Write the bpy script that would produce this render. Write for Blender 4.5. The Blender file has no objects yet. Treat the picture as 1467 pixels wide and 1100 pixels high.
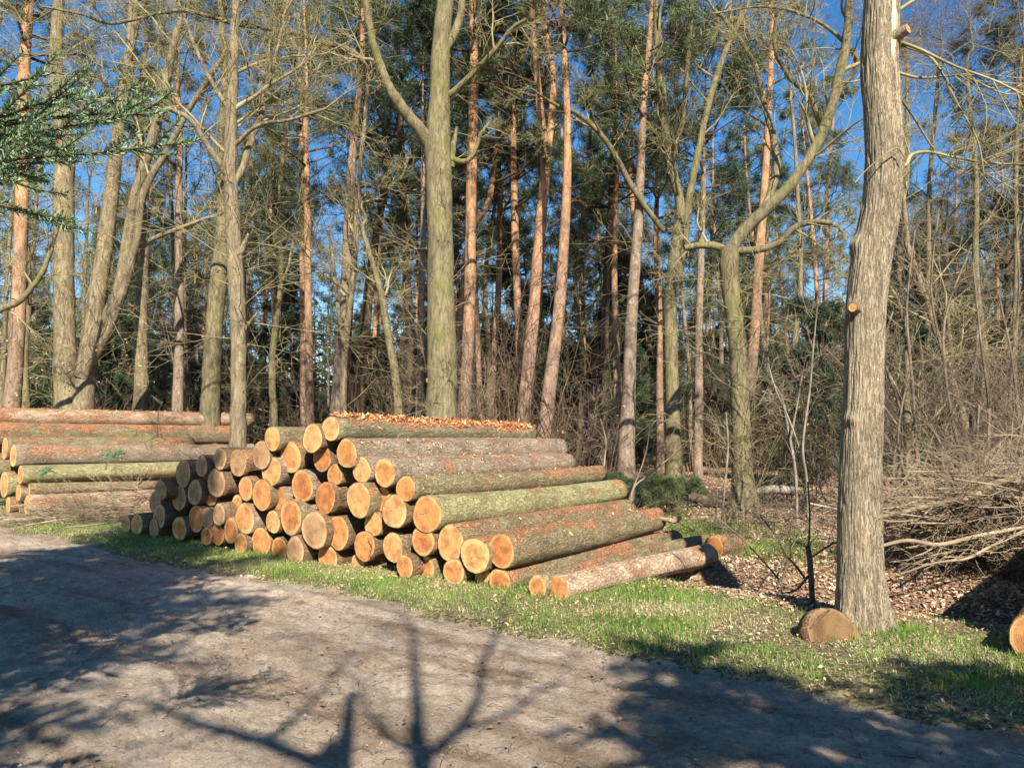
import bpy, math, random
import numpy as np
from mathutils import Vector, Matrix

R = math.radians
sc = bpy.context.scene
col = sc.collection

# ------------------------------------------------------------------ camera, sky, sun, exposure
F = 1088.0; CX, CY = 733.5, 550.0; CAMH = 1.6; PITCH = R(3.94)
cd = bpy.data.cameras.new("camera"); cam = bpy.data.objects.new("camera", cd); col.objects.link(cam)
cam.location = (0, 0, CAMH); cam.rotation_euler = (R(90) + PITCH, 0, 0)
cd.sensor_width = 36; cd.lens = F / 1467 * 36; cd.clip_start = 0.05; cd.clip_end = 2000
sc.camera = cam

SUN_EL = R(38); SUN_AZ = R(170)          # azimuth of the sun clockwise from +Y (behind the camera, to the right)
S = np.array([math.sin(SUN_AZ) * math.cos(SUN_EL), math.cos(SUN_AZ) * math.cos(SUN_EL), math.sin(SUN_EL)])
w = bpy.data.worlds.new("World"); sc.world = w; w.use_nodes = True
nt = w.node_tree; bg = nt.nodes["Background"]
sky = nt.nodes.new("ShaderNodeTexSky"); sky.sky_type = 'NISHITA'; sky.sun_disc = False
sky.sun_elevation = SUN_EL; sky.sun_rotation = SUN_AZ; sky.air_density = 1.0; sky.dust_density = 0.1; sky.ozone_density = 2.2
hs_ = nt.nodes.new("ShaderNodeHueSaturation"); hs_.inputs["Saturation"].default_value = 1.35
nt.links.new(sky.outputs[0], hs_.inputs["Color"]); nt.links.new(hs_.outputs[0], bg.inputs[0]); bg.inputs[1].default_value = 0.078
sl = bpy.data.lights.new("sun", 'SUN'); sl.energy = 5.0; sl.angle = R(0.55); sl.color = (1.0, 0.93, 0.82)
so = bpy.data.objects.new("sun", sl); col.objects.link(so); so.location = (10, -40, 40)
so.rotation_euler = Vector(tuple(-S)).to_track_quat('-Z', 'Y').to_euler()
sc.view_settings.view_transform = 'Standard'; sc.view_settings.look = 'None'
sc.view_settings.exposure = 1.25; sc.view_settings.gamma = 1.0

# ------------------------------------------------------------------ helpers
cp, sp = math.cos(PITCH), math.sin(PITCH)
def ray(px, py):
    a = (px - CX) / F; b = (CY - py) / F
    return np.array([a, cp - sp * b, sp + cp * b])
def pix(px, py, Y):
    d = ray(px, py); t = Y / d[1]
    return np.array([0, 0, CAMH]) + d * t
def gpix(px, py, z=0.0):
    d = ray(px, py); t = (z - CAMH) / d[2]
    return np.array([0, 0, CAMH]) + d * t

_T = np.random.RandomState(7).rand(256, 256)
def vnoise(x, y):
    x = np.asarray(x, float); y = np.asarray(y, float)
    xi = np.floor(x).astype(int); yi = np.floor(y).astype(int)
    fx = x - xi; fy = y - yi; fx = fx * fx * (3 - 2 * fx); fy = fy * fy * (3 - 2 * fy)
    a = _T[xi % 256, yi % 256]; b = _T[(xi + 1) % 256, yi % 256]; c = _T[xi % 256, (yi + 1) % 256]; d = _T[(xi + 1) % 256, (yi + 1) % 256]
    return (a * (1 - fx) + b * fx) * (1 - fy) + (c * (1 - fx) + d * fx) * fy
def fbm(x, y, o=4):
    s = 0; a = .5
    for i in range(o):
        s = s + a * (vnoise(x * 2 ** i + 17.3 * i, y * 2 ** i + 5.1 * i) - .5); a *= .5
    return s
def smooth(v, a, b):
    t = np.clip((v - a) / (b - a), 0, 1); return t * t * (3 - 2 * t)
RA = R(38); sA, cA = math.sin(RA), math.cos(RA)
def uv_of(x, y): return cA * x - sA * y, sA * x + cA * y
def xy_of(u, v): return cA * u + sA * v, -sA * u + cA * v
def road_edge(u): return 4.97 + .22 * fbm(np.asarray(u) * .9, np.asarray(u) * 0 + 3.3, 4) + .1 * fbm(np.asarray(u) * 5, np.asarray(u) * 0 + 8, 2)
def gz(x, y):
    u, v = uv_of(np.asarray(x, float), np.asarray(y, float))
    z = .05 * smooth(v, road_edge(u) - .12, road_edge(u) + .5) + .05 * (1 - smooth(v, -.3, .5))
    z = z - .09 * smooth(v, 0, .5) * (1 - smooth(v, road_edge(u) - .25, road_edge(u) + .05))
    z = z - .42 * np.exp(-((v - 8.25) / .42) ** 2) * smooth(u, -5.0, -3.9)
    rise = smooth(v, 9.5, 20); z = z + .35 * rise
    rough = smooth(v, 8.6, 11) * np.maximum(smooth(u, -4.2, -3), smooth(v, 11.5, 14)) + smooth(-v, .5, 3)
    z = z + rough * (.35 * fbm(x * .35, y * .35, 4)) + .03 * fbm(x * 2.2, y * 2.2, 3) * smooth(v, 5, 5.6)
    return z
def gzf(x, y): return float(gz(x, y))

def tag(o, label=None, cat=None, group=None, kind=None):
    if label: o["label"] = label
    if cat: o["category"] = cat
    if group: o["group"] = group
    if kind: o["kind"] = kind
    return o
def thing(name, label, cat, loc, group=None):
    o = bpy.data.objects.new(name, None); col.objects.link(o); o.location = loc
    o.empty_display_size = .2
    return tag(o, label, cat, group)
def copy_thing(root, loc, rz, scale=1.0, label=None, group=None, tilt=(0, 0)):
    r = root.copy(); col.objects.link(r); r.location = loc; r.rotation_euler = (tilt[0], tilt[1], rz); r.scale = (scale,) * 3
    if label: r["label"] = label
    if group: r["group"] = group
    for ch in list(root.children):
        c = ch.copy(); col.objects.link(c); c.parent = r
        for g in ch.children:
            d = g.copy(); col.objects.link(d); d.parent = c
    return r

def mesh_obj(name, V, Fs, mats, parent=None, smooth_=True, var=None, midx=None, uv=None):
    """V (n,3); Fs list of face arrays (m,k)"""
    me = bpy.data.meshes.new(name)
    V = np.asarray(V, np.float32)
    if not isinstance(Fs, list): Fs = [Fs]
    if not len(V): return None
    Fs = [np.asarray(f, np.int32) for f in Fs if len(f)]
    tot = sum(f.size for f in Fs); nf = sum(len(f) for f in Fs)
    me.vertices.add(len(V)); me.vertices.foreach_set("co", V.ravel())
    me.loops.add(tot); me.loops.foreach_set("vertex_index", np.concatenate([f.ravel() for f in Fs]))
    me.polygons.add(nf)
    cnt = np.concatenate([np.full(len(f), f.shape[1], np.int32) for f in Fs])
    st = np.concatenate([[0], np.cumsum(cnt)[:-1]]).astype(np.int32)
    me.polygons.foreach_set("loop_start", st)
    try: me.polygons.foreach_set("loop_total", cnt)
    except Exception: pass
    me.polygons.foreach_set("use_smooth", np.full(nf, smooth_, bool))
    if midx is not None: me.polygons.foreach_set("material_index", np.asarray(midx, np.int32))
    if not isinstance(mats, (list, tuple)): mats = [mats]
    for m in mats: me.materials.append(m)
    me.update(calc_edges=True)
    if var is not None:
        a = me.attributes.new("var", 'FLOAT', 'FACE'); a.data.foreach_set("value", np.asarray(var, np.float32))
    if uv is not None:
        l = me.uv_layers.new(name="UVMap"); vi = np.concatenate([f.ravel() for f in Fs])
        l.data.foreach_set("uv", np.asarray(uv, np.float32)[vi].ravel())
    me.validate()
    o = bpy.data.objects.new(name, me); col.objects.link(o)
    if parent is not None: o.parent = parent
    return o

class Buf:
    def __init__(s): s.d = {}
    def add(s, pts, rads, sides=3): s.d.setdefault((len(pts), sides), []).append((pts, rads))
    def arrays(s, lump=0.0, seed=1):
        rs = np.random.RandomState(seed); VV = []; FF = []; off = 0
        for (n, k), L in s.d.items():
            P = np.array([a for a, b in L], float); Q = np.array([b for a, b in L], float)
            T = np.gradient(P, axis=1); T /= np.linalg.norm(T, axis=2, keepdims=True) + 1e-9
            m = T.mean(1); ref = np.where(np.abs(m[:, 2:3]) > .75, np.array([[1., 0, 0]]), np.array([[0, 0, 1.]]))[:, None, :]
            A = np.cross(T, ref); A /= np.linalg.norm(A, axis=2, keepdims=True) + 1e-9; B = np.cross(T, A)
            ang = 2 * math.pi * np.arange(k) / k
            rr = Q[:, :, None] * np.ones(k)
            if lump and k >= 8:
                nz = rs.randn(len(L), n, k)
                for _ in range(2):
                    nz = (nz + np.roll(nz, 1, 2) + np.roll(nz, -1, 2)) / 3
                    if n > 3: nz[:, 1:-1] = (nz[:, :-2] + nz[:, 1:-1] + nz[:, 2:]) / 3
                rr = rr * (1 + lump * nz * 2.5)
            V = P[:, :, None, :] + rr[..., None] * (np.cos(ang)[None, None, :, None] * A[:, :, None, :] + np.sin(ang)[None, None, :, None] * B[:, :, None, :])
            M = len(L)
            i, j, c = np.meshgrid(np.arange(M), np.arange(n - 1), np.arange(k), indexing='ij')
            c2 = (c + 1) % k; b = i * n * k
            f = np.stack([b + j * k + c, b + j * k + c2, b + (j + 1) * k + c2, b + (j + 1) * k + c], -1).reshape(-1, 4) + off
            VV.append(V.reshape(-1, 3)); FF.append(f); off += M * n * k
        if not VV: return np.zeros((0, 3)), np.zeros((0, 4), int)
        return np.concatenate(VV), np.concatenate(FF)
    def build(s, name, mat, parent=None, base=(0, 0, 0), lump=0.0, seed=1):
        V, f = s.arrays(lump, seed)
        return mesh_obj(name, V - np.array(base), f, mat, parent)

def catmull(P, sub):
    P = np.array(P, float); n = len(P)
    E = np.vstack([2 * P[0] - P[1], P, 2 * P[-1] - P[-2]]); out = []
    for i in range(n - 1):
        p0, p1, p2, p3 = E[i:i + 4]
        for k in range(sub):
            t = k / sub
            out.append(.5 * ((2 * p1) + (-p0 + p2) * t + (2 * p0 - 5 * p1 + 4 * p2 - p3) * t * t + (-p0 + 3 * p1 - 3 * p2 + p3) * t ** 3))
    out.append(P[-1]); return np.array(out)

# ------------------------------------------------------------------ materials
def new_mat(name):
    m = bpy.data.materials.new(name); m.use_nodes = True
    n = m.node_tree.nodes; l = m.node_tree.links
    return m, n, l, n["Principled BSDF"]
def ramp(n, stops):
    r = n.new("ShaderNodeValToRGB"); e = r.color_ramp.elements
    while len(e) > 1: e.remove(e[0])
    e[0].position = stops[0][0]; e[0].color = (*stops[0][1], 1)
    for p, c in stops[1:]:
        x = e.new(p); x.color = (*c, 1)
    return r
def noise(n, l, vec, scale, detail=6, rough=.6, w_=None):
    t = n.new("ShaderNodeTexNoise"); t.inputs["Scale"].default_value = scale; t.inputs["Detail"].default_value = detail; t.inputs["Roughness"].default_value = rough
    if w_ is not None:
        t.noise_dimensions = '4D'; l.new(w_, t.inputs["W"])
    if vec is not None: l.new(vec, t.inputs["Vector"])
    return t
def mapping(n, l, src, sc3):
    m = n.new("ShaderNodeMapping"); l.new(src, m.inputs["Vector"]); m.inputs["Scale"].default_value = sc3; return m.outputs[0]
def math_(n, l, op, a, b=None, clamp=False):
    m = n.new("ShaderNodeMath"); m.operation = op; m.use_clamp = clamp
    for i, x in enumerate((a, b)):
        if x is None: continue
        if isinstance(x, (int, float)): m.inputs[i].default_value = x
        else: l.new(x, m.inputs[i])
    return m.outputs[0]
def mix(n, l, f, a, b, typ='MIX'):
    m = n.new("ShaderNodeMix"); m.data_type = 'RGBA'; m.blend_type = typ
    for i, x in ((0, f), (6, a), (7, b)):
        if isinstance(x, (int, float)): m.inputs[i].default_value = x
        elif isinstance(x, tuple): m.inputs[i].default_value = (*x, 1)
        else: l.new(x, m.inputs[i])
    return m.outputs[2]
def bump(n, l, h, bs, strength, dist):
    b = n.new("ShaderNodeBump"); b.inputs["Strength"].default_value = strength; b.inputs["Distance"].default_value = dist
    l.new(h, b.inputs["Height"]); l.new(b.outputs[0], bs.inputs["Normal"]); return b
def rnd(n, l, k=100.):
    o = n.new("ShaderNodeObjectInfo"); return math_(n, l, 'MULTIPLY', o.outputs["Random"], k), o.outputs["Random"]
def rough_(bs, r, s=.25):
    bs.inputs["Roughness"].default_value = r; bs.inputs["Specular IOR Level"].default_value = s

def var_mat(name, stops, rough=.7, spec=.2, transl=None):
    m, n, l, bs = new_mat(name); rough_(bs, rough, spec)
    a = n.new("ShaderNodeAttribute"); a.attribute_name = "var"
    r = ramp(n, stops); l.new(a.outputs["Fac"], r.inputs[0]); l.new(r.outputs[0], bs.inputs["Base Color"])
    if transl:
        t = n.new("ShaderNodeBsdfTranslucent"); l.new(r.outputs[0], t.inputs[0]); ms = n.new("ShaderNodeMixShader"); ms.inputs[0].default_value = transl
        l.new(bs.outputs[0], ms.inputs[1]); l.new(t.outputs[0], ms.inputs[2]); l.new(ms.outputs[0], n["Material Output"].inputs[0])
    return m

def mat_bark(name, lo, hi, moss=.0, mosscol=(.12, .12, .03), zs=.22, scale=14, bstr=.6, bd=.02, top=None, gz0=3., gz1=9.):
    m, n, l, bs = new_mat(name); rough_(bs, .9, .12)
    tc = n.new("ShaderNodeTexCoord"); W, _r = rnd(n, l)
    v = mapping(n, l, tc.outputs["Object"], (1, 1, zs))
    n1 = noise(n, l, v, scale, 8, .65, W); n2 = noise(n, l, tc.outputs["Object"], 1.3, 5, .6, W)
    n3 = noise(n, l, mapping(n, l, tc.outputs["Object"], (1, 1, .5)), scale * 4, 4, .6, W)
    vo = n.new("ShaderNodeTexVoronoi"); vo.feature = 'DISTANCE_TO_EDGE'; vo.inputs["Scale"].default_value = scale * 1.3
    dv = n.new("ShaderNodeVectorMath"); dv.operation = 'ADD'; l.new(v, dv.inputs[0])
    sv = n.new("ShaderNodeVectorMath"); sv.operation = 'SCALE'; l.new(n1.outputs["Color"], sv.inputs[0]); sv.inputs["Scale"].default_value = .12
    l.new(sv.outputs[0], dv.inputs[1]); l.new(dv.outputs[0], vo.inputs["Vector"])
    rn = noise(n, l, dv.outputs[0], scale * 1.1, 3, .5, W); fur = math_(n, l, 'MULTIPLY', math_(n, l, 'ABSOLUTE', math_(n, l, 'SUBTRACT', rn.outputs["Fac"], .5)), 26., True)
    r = ramp(n, [(.3, lo), (.68, hi)]); l.new(n1.outputs["Fac"], r.inputs[0]); c = r.outputs[0]
    if top is not None:
        sx = n.new("ShaderNodeSeparateXYZ"); l.new(tc.outputs["Object"], sx.inputs[0])
        mr = n.new("ShaderNodeMapRange"); l.new(sx.outputs[2], mr.inputs[0]); mr.inputs[1].default_value = gz0; mr.inputs[2].default_value = gz1
        tf = math_(n, l, 'ADD', mr.outputs[0], math_(n, l, 'MULTIPLY', math_(n, l, 'SUBTRACT', n2.outputs["Fac"], .5), 1.2), True)
        r2 = ramp(n, [(.3, top[0]), (.7, top[1])]); l.new(n1.outputs["Fac"], r2.inputs[0]); c = mix(n, l, tf, c, r2.outputs[0])
    dk = ramp(n, [(0, (.58, .53, .48)), (.7, (1,) * 3)]); l.new(fur, dk.inputs[0]); c = mix(n, l, .8, c, dk.outputs[0], 'MULTIPLY')
    v2 = ramp(n, [(.35, (.78,) * 3), (.65, (1.12, 1.1, 1.05))]); l.new(n2.outputs["Fac"], v2.inputs[0]); c = mix(n, l, 1., c, v2.outputs[0], 'MULTIPLY')
    if moss > 0:
        mr = n.new("ShaderNodeMapRange"); l.new(n2.outputs["Fac"], mr.inputs[0]); mr.inputs[1].default_value = .68 - moss * .3; mr.inputs[2].default_value = .8 - moss * .3
        c = mix(n, l, math_(n, l, 'MULTIPLY', mr.outputs[0], .8), c, mosscol)
    l.new(c, bs.inputs["Base Color"])
    h = math_(n, l, 'ADD', math_(n, l, 'MULTIPLY', fur, .6), math_(n, l, 'ADD', n1.outputs["Fac"], math_(n, l, 'MULTIPLY', n3.outputs["Fac"], .35)))
    bump(n, l, h, bs, bstr, bd); return m

M = {}
M['oak'] = mat_bark('oak_bark', (.1, .08, .048), (.31, .25, .155), .25)
M['oak_mossy'] = mat_bark('mossy_bark', (.1, .084, .045), (.26, .22, .125), .5)
M['oak_pale'] = mat_bark('pale_furrowed_bark', (.29, .235, .16), (.385, .315, .215), .08, scale=48, bstr=1., bd=.015, zs=.11)
M['pine'] = mat_bark('pine_bark', (.13, .085, .06), (.34, .235, .17), .0, scale=10, zs=.35, top=((.27, .13, .065), (.54, .31, .17)), gz0=3., gz1=9.)
M['pine_grey'] = mat_bark('grey_pine_bark', (.13, .095, .07), (.33, .255, .19), .0, scale=10, zs=.35, top=((.26, .13, .07), (.46, .27, .15)), gz0=7., gz1=13.)
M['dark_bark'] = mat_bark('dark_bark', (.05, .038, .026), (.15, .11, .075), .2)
def flat_twig(name, a, b, sc_=3.):
    m, n, l, bs = new_mat(name); rough_(bs, .85, .15); tc = n.new("ShaderNodeTexCoord")
    t = noise(n, l, tc.outputs["Object"], sc_, 3); r = ramp(n, [(.35, a), (.65, b)]); l.new(t.outputs["Fac"], r.inputs[0]); l.new(r.outputs[0], bs.inputs["Base Color"]); return m
M['twig_oak'] = flat_twig('oak_twigs', (.13, .11, .048), (.34, .285, .145))
M['twig_grey'] = flat_twig('grey_twigs', (.08, .062, .042), (.22, .17, .115))
M['twig_brown'] = flat_twig('brown_twigs', (.055, .037, .024), (.14, .095, .06))  # kept dark so the colour carries the deep shade of the thicket
M['twig_pale'] = flat_twig('pale_stems', (.13, .11, .08), (.3, .255, .19))
M['twig_dead'] = flat_twig('dead_twigs', (.1, .07, .045), (.38, .295, .19), 1.4)
M['twig_dark'] = flat_twig('dark_stem_bark', (.045, .035, .027), (.12, .09, .065), 8.)
M['needle'] = var_mat('pine_needles', [(0, (.035, .055, .022)), (.5, (.08, .11, .04)), (1, (.16, .18, .07))], .5, .35)
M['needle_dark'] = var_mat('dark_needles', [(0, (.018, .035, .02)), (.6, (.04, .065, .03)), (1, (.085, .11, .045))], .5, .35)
M['needle_fir'] = var_mat('fir_needles', [(0, (.05, .1, .035)), (.4, (.1, .18, .075)), (.65, (.2, .29, .15)), (1, (.4, .48, .34))], .5, .3)  # palest tone: light undersides, plus needle highlights put into the colour
M['grass'] = var_mat('grass_blades', [(0, (.05, .1, .015)), (.45, (.135, .225, .037)), (.72, (.25, .34, .075)), (.8, (.4, .34, .16)), (1, (.66, .56, .34))], .6, .25, .25)
M['leaf'] = var_mat('fallen_leaves', [(0, (.14, .07, .038)), (.3, (.32, .19, .11)), (.65, (.45, .31, .2)), (1, (.6, .47, .34))], .75, .2)
M['flake'] = var_mat('bark_flakes', [(0, (.12, .045, .022)), (.35, (.34, .12, .05)), (.6, (.55, .26, .1)), (.8, (.7, .43, .2)), (1, (.84, .66, .4))], .8, .15)

def make_logbark(name, base_lo, base_hi, patch, thr, zc=.16):
    m, n, l, bs = new_mat(name); rough_(bs, .9, .12)
    tc = n.new("ShaderNodeTexCoord"); W, r0 = rnd(n, l)
    v = tc.outputs["Object"]
    n1 = noise(n, l, mapping(n, l, v, (1, .35, 1)), 16, 8, .65, W)
    n2 = noise(n, l, mapping(n, l, v, (1, .42, 1)), 3.4, 7, .68, W)
    n3 = noise(n, l, mapping(n, l, v, (1, .7, 1)), 60, 4, .7, W)
    n4 = noise(n, l, v, 2.2, 3, .5, W)
    r = ramp(n, [(.36, base_lo), (.62, base_hi)]); l.new(math_(n, l, 'ADD', math_(n, l, 'MULTIPLY', n1.outputs["Fac"], .6), math_(n, l, 'MULTIPLY', n3.outputs["Fac"], .4)), r.inputs[0])
    c = mix(n, l, math_(n, l, 'MULTIPLY', math_(n, l, 'SUBTRACT', n4.outputs["Fac"], .45), 2.2, True), r.outputs[0], (.17, .115, .07))
    rn = noise(n, l, mapping(n, l, v, (1, .55, 1)), 26, 3, .6, W); fis = math_(n, l, 'MULTIPLY', math_(n, l, 'ABSOLUTE', math_(n, l, 'SUBTRACT', rn.outputs["Fac"], .5)), 15., True)
    fr = ramp(n, [(0, (.4, .34, .3)), (.8, (1,) * 3)]); l.new(fis, fr.inputs[0]); c = mix(n, l, .5, c, fr.outputs[0], 'MULTIPLY')
    sz_ = n.new("ShaderNodeSeparateXYZ"); l.new(v, sz_.inputs[0])
    pc = ramp(n, [(.32, (.14, .06, .032)), (.46, (.3, .135, .07)), (.56, (.46, .22, .11)), (.68, (.68, .45, .27))]); l.new(n3.outputs["Fac"], pc.inputs[0])
    t = math_(n, l, 'ADD', math_(n, l, 'ADD', math_(n, l, 'MULTIPLY', n2.outputs["Fac"], .75), math_(n, l, 'MULTIPLY', n1.outputs["Fac"], .25)), math_(n, l, 'ADD', math_(n, l, 'MULTIPLY', r0, .05), math_(n, l, 'MULTIPLY', sz_.outputs[2], zc)))
    mr = n.new("ShaderNodeMapRange"); l.new(t, mr.inputs[0]); mr.inputs[1].default_value = thr - .02; mr.inputs[2].default_value = thr + .025
    c = mix(n, l, math_(n, l, 'MULTIPLY', mr.outputs[0], patch), c, pc.outputs[0])
    sp_ = noise(n, l, v, 75, 2, .5, W); mr2 = n.new("ShaderNodeMapRange"); l.new(sp_.outputs["Fac"], mr2.inputs[0]); mr2.inputs[1].default_value = .68; mr2.inputs[2].default_value = .74
    c = mix(n, l, math_(n, l, 'MULTIPLY', mr2.outputs[0], .6), c, (.45, .36, .2))
    l.new(c, bs.inputs["Base Color"])
    h = math_(n, l, 'SUBTRACT', math_(n, l, 'ADD', math_(n, l, 'ADD', n1.outputs["Fac"], math_(n, l, 'MULTIPLY', fis, .4)), n3.outputs["Fac"]), math_(n, l, 'MULTIPLY', mr.outputs[0], .6))
    bump(n, l, h, bs, 1., .03); return m
M['log_green'] = make_logbark('olive_log_bark', (.165, .13, .068), (.38, .31, .175), .95, .59, .42)
M['log_moss'] = make_logbark('yellow_green_log_bark', (.24, .22, .1), (.46, .43, .22), .85, .61)
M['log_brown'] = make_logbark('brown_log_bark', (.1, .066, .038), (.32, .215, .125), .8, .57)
M['log_grey'] = make_logbark('grey_flaky_log_bark', (.21, .16, .11), (.46, .36, .255), .85, .58)
M['log_shred'] = make_logbark('shredded_log_bark', (.17, .15, .08), (.39, .35, .21), 1., .6, 1.1)
M['log_orange'] = make_logbark('peeling_orange_log_bark', (.38, .26, .16), (.66, .5, .34), .85, .56)

def make_cut(name, heart, sap, knot=0.0):
    m, n, l, bs = new_mat(name); rough_(bs, .75, .2)
    uvn = n.new("ShaderNodeUVMap"); W, r0 = rnd(n, l)
    n1 = noise(n, l, uvn.outputs[0], 1.6, 4, .55, W); n2 = noise(n, l, uvn.outputs[0], 9, 6, .6, W); n3 = noise(n, l, uvn.outputs[0], 45, 4, .6, W)
    off = n.new("ShaderNodeVectorMath"); off.operation = 'SCALE'; off.inputs["Scale"].default_value = .38; l.new(n1.outputs["Color"], off.inputs[0])
    ad = n.new("ShaderNodeVectorMath"); ad.operation = 'ADD'; l.new(uvn.outputs[0], ad.inputs[0]); l.new(off.outputs[0], ad.inputs[1])
    sb = n.new("ShaderNodeVectorMath"); sb.operation = 'SUBTRACT'; l.new(ad.outputs[0], sb.inputs[0]); sb.inputs[1].default_value = (.19, .19, .19)
    fl = n.new("ShaderNodeVectorMath"); fl.operation = 'MULTIPLY'; l.new(sb.outputs[0], fl.inputs[0]); fl.inputs[1].default_value = (1, 1, 0)
    le = n.new("ShaderNodeVectorMath"); le.operation = 'LENGTH'; l.new(fl.outputs[0], le.inputs[0]); d = le.outputs["Value"]
    le0 = n.new("ShaderNodeVectorMath"); le0.operation = 'LENGTH'; l.new(uvn.outputs[0], le0.inputs[0]); d0 = le0.outputs["Value"]
    hs = math_(n, l, 'ADD', .68, math_(n, l, 'MULTIPLY', r0, .24))
    mr = n.new("ShaderNodeMapRange"); l.new(math_(n, l, 'SUBTRACT', math_(n, l, 'ADD', d, math_(n, l, 'MULTIPLY', math_(n, l, 'SUBTRACT', n2.outputs["Fac"], .5), .12)), hs), mr.inputs[0]); mr.inputs[1].default_value = -.05; mr.inputs[2].default_value = .05
    c = mix(n, l, mr.outputs[0], heart, sap)
    ring = math_(n, l, 'SINE', math_(n, l, 'MULTIPLY', math_(n, l, 'ADD', d, math_(n, l, 'MULTIPLY', n2.outputs["Fac"], .03)), 95))
    rr = ramp(n, [(0, (.72, .64, .56)), (1, (1.08, 1.08, 1.08))]); l.new(math_(n, l, 'ADD', math_(n, l, 'MULTIPLY', ring, .5), .5), rr.inputs[0])
    c = mix(n, l, .75, c, rr.outputs[0], 'MULTIPLY')
    bl = ramp(n, [(.36, (.55, .47, .4)), (.56, (1.08, 1.06, 1.03))]); l.new(n1.outputs["Fac"], bl.inputs[0]); c = mix(n, l, .8, c, bl.outputs[0], 'MULTIPLY')
    fn = ramp(n, [(.35, (.8, .78, .75)), (.6, (1.06,) * 3)]); l.new(n3.outputs["Fac"], fn.inputs[0]); c = mix(n, l, .8, c, fn.outputs[0], 'MULTIPLY')
    # drying checks: a few radial cracks
    sx = n.new("ShaderNodeSeparateXYZ"); l.new(sb.outputs[0], sx.inputs[0])
    an = math_(n, l, 'ARCTAN2', sx.outputs[1], sx.outputs[0])
    cr = math_(n, l, 'ABSOLUTE', math_(n, l, 'SINE', math_(n, l, 'ADD', math_(n, l, 'MULTIPLY', an, 1.5), math_(n, l, 'ADD', W, math_(n, l, 'MULTIPLY', n2.outputs["Fac"], .25)))))
    ck = math_(n, l, 'LESS_THAN', math_(n, l, 'MULTIPLY', cr, math_(n, l, 'ADD', d, .04)), .02)
    ck = math_(n, l, 'MULTIPLY', ck, math_(n, l, 'LESS_THAN', d, math_(n, l, 'MULTIPLY', n1.outputs["Fac"], .85)))
    c = mix(n, l, math_(n, l, 'MULTIPLY', ck, .8), c, (.12, .06, .03))
    rim = n.new("ShaderNodeMapRange"); l.new(d0, rim.inputs[0]); rim.inputs[1].default_value = .93; rim.inputs[2].default_value = 1.
    c = mix(n, l, math_(n, l, 'MULTIPLY', rim.outputs[0], .5), c, (.3, .15, .06))
    l.new(c, bs.inputs["Base Color"])
    sawn = noise(n, l, mapping(n, l, uvn.outputs[0], (2, 40, 1)), 2, 4, .6, W)
    bump(n, l, math_(n, l, 'ADD', sawn.outputs["Fac"], n3.outputs["Fac"]), bs, .7, .012); return m
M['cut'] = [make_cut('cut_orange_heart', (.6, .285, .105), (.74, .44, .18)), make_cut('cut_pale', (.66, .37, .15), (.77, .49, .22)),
            make_cut('cut_grey_shaded', (.44, .27, .14), (.6, .4, .22)), make_cut('cut_red', (.53, .225, .08), (.69, .4, .165))]  # grey cut: weathered tone with the stack's left-hand shade put into the colour

M['cut_old'] = make_cut('cut_weathered', (.2, .125, .06), (.28, .185, .1))
def mat_road():
    m, n, l, bs = new_mat('packed_dirt'); rough_(bs, .95, .12); tc = n.new("ShaderNodeTexCoord"); v = tc.outputs["Object"]
    rot = n.new("ShaderNodeMapping"); l.new(v, rot.inputs[0]); rot.inputs["Rotation"].default_value = (0, 0, RA); rot.inputs["Scale"].default_value = (1, 1, 1)
    rv = rot.outputs[0]; st = mapping(n, l, rv, (.5, 1, 1))
    a = noise(n, l, st, 1.5, 9, .65); b = noise(n, l, mapping(n, l, rv, (.85, 1, 1)), 40, 9, .8); c_ = noise(n, l, v, 190, 4, .8); e = noise(n, l, st, 7, 8, .68)
    r = ramp(n, [(.34, (.32, .24, .175)), (.46, (.49, .395, .3)), (.58, (.61, .505, .395)), (.7, (.71, .61, .49))]); l.new(math_(n, l, 'ADD', math_(n, l, 'MULTIPLY', a.outputs["Fac"], .45), math_(n, l, 'MULTIPLY', e.outputs["Fac"], .55)), r.inputs[0])
    r2 = ramp(n, [(.36, (.5, .46, .43)), (.46, (.93,) * 3), (.6, (1.18, 1.16, 1.13))]); l.new(b.outputs["Fac"], r2.inputs[0]); c = mix(n, l, .9, r.outputs[0], r2.outputs[0], 'MULTIPLY')
    r3 = ramp(n, [(.33, (.5, .46, .43)), (.5, (1,) * 3), (.7, (1.2,) * 3)]); l.new(c_.outputs["Fac"], r3.inputs[0]); c = mix(n, l, .8, c, r3.outputs[0], 'MULTIPLY')
    g_ = noise(n, l, mapping(n, l, rv, (.07, 1, 1)), 2.6, 6, .6); r4 = ramp(n, [(.36, (.62, .56, .5)), (.5, (1,) * 3), (.66, (1.12, 1.1, 1.06))]); l.new(g_.outputs["Fac"], r4.inputs[0]); c = mix(n, l, .9, c, r4.outputs[0], 'MULTIPLY')
    k_ = noise(n, l, v, .8, 5, .65); r5 = ramp(n, [(.36, (.76, .68, .6)), (.52, (1,) * 3)]); l.new(k_.outputs["Fac"], r5.inputs[0]); c = mix(n, l, .8, c, r5.outputs[0], 'MULTIPLY')
    l.new(c, bs.inputs["Base Color"])
    bump(n, l, math_(n, l, 'ADD', math_(n, l, 'MULTIPLY', b.outputs["Fac"], 1.3), math_(n, l, 'MULTIPLY', c_.outputs["Fac"], .3)), bs, 1., .04); return m
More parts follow.
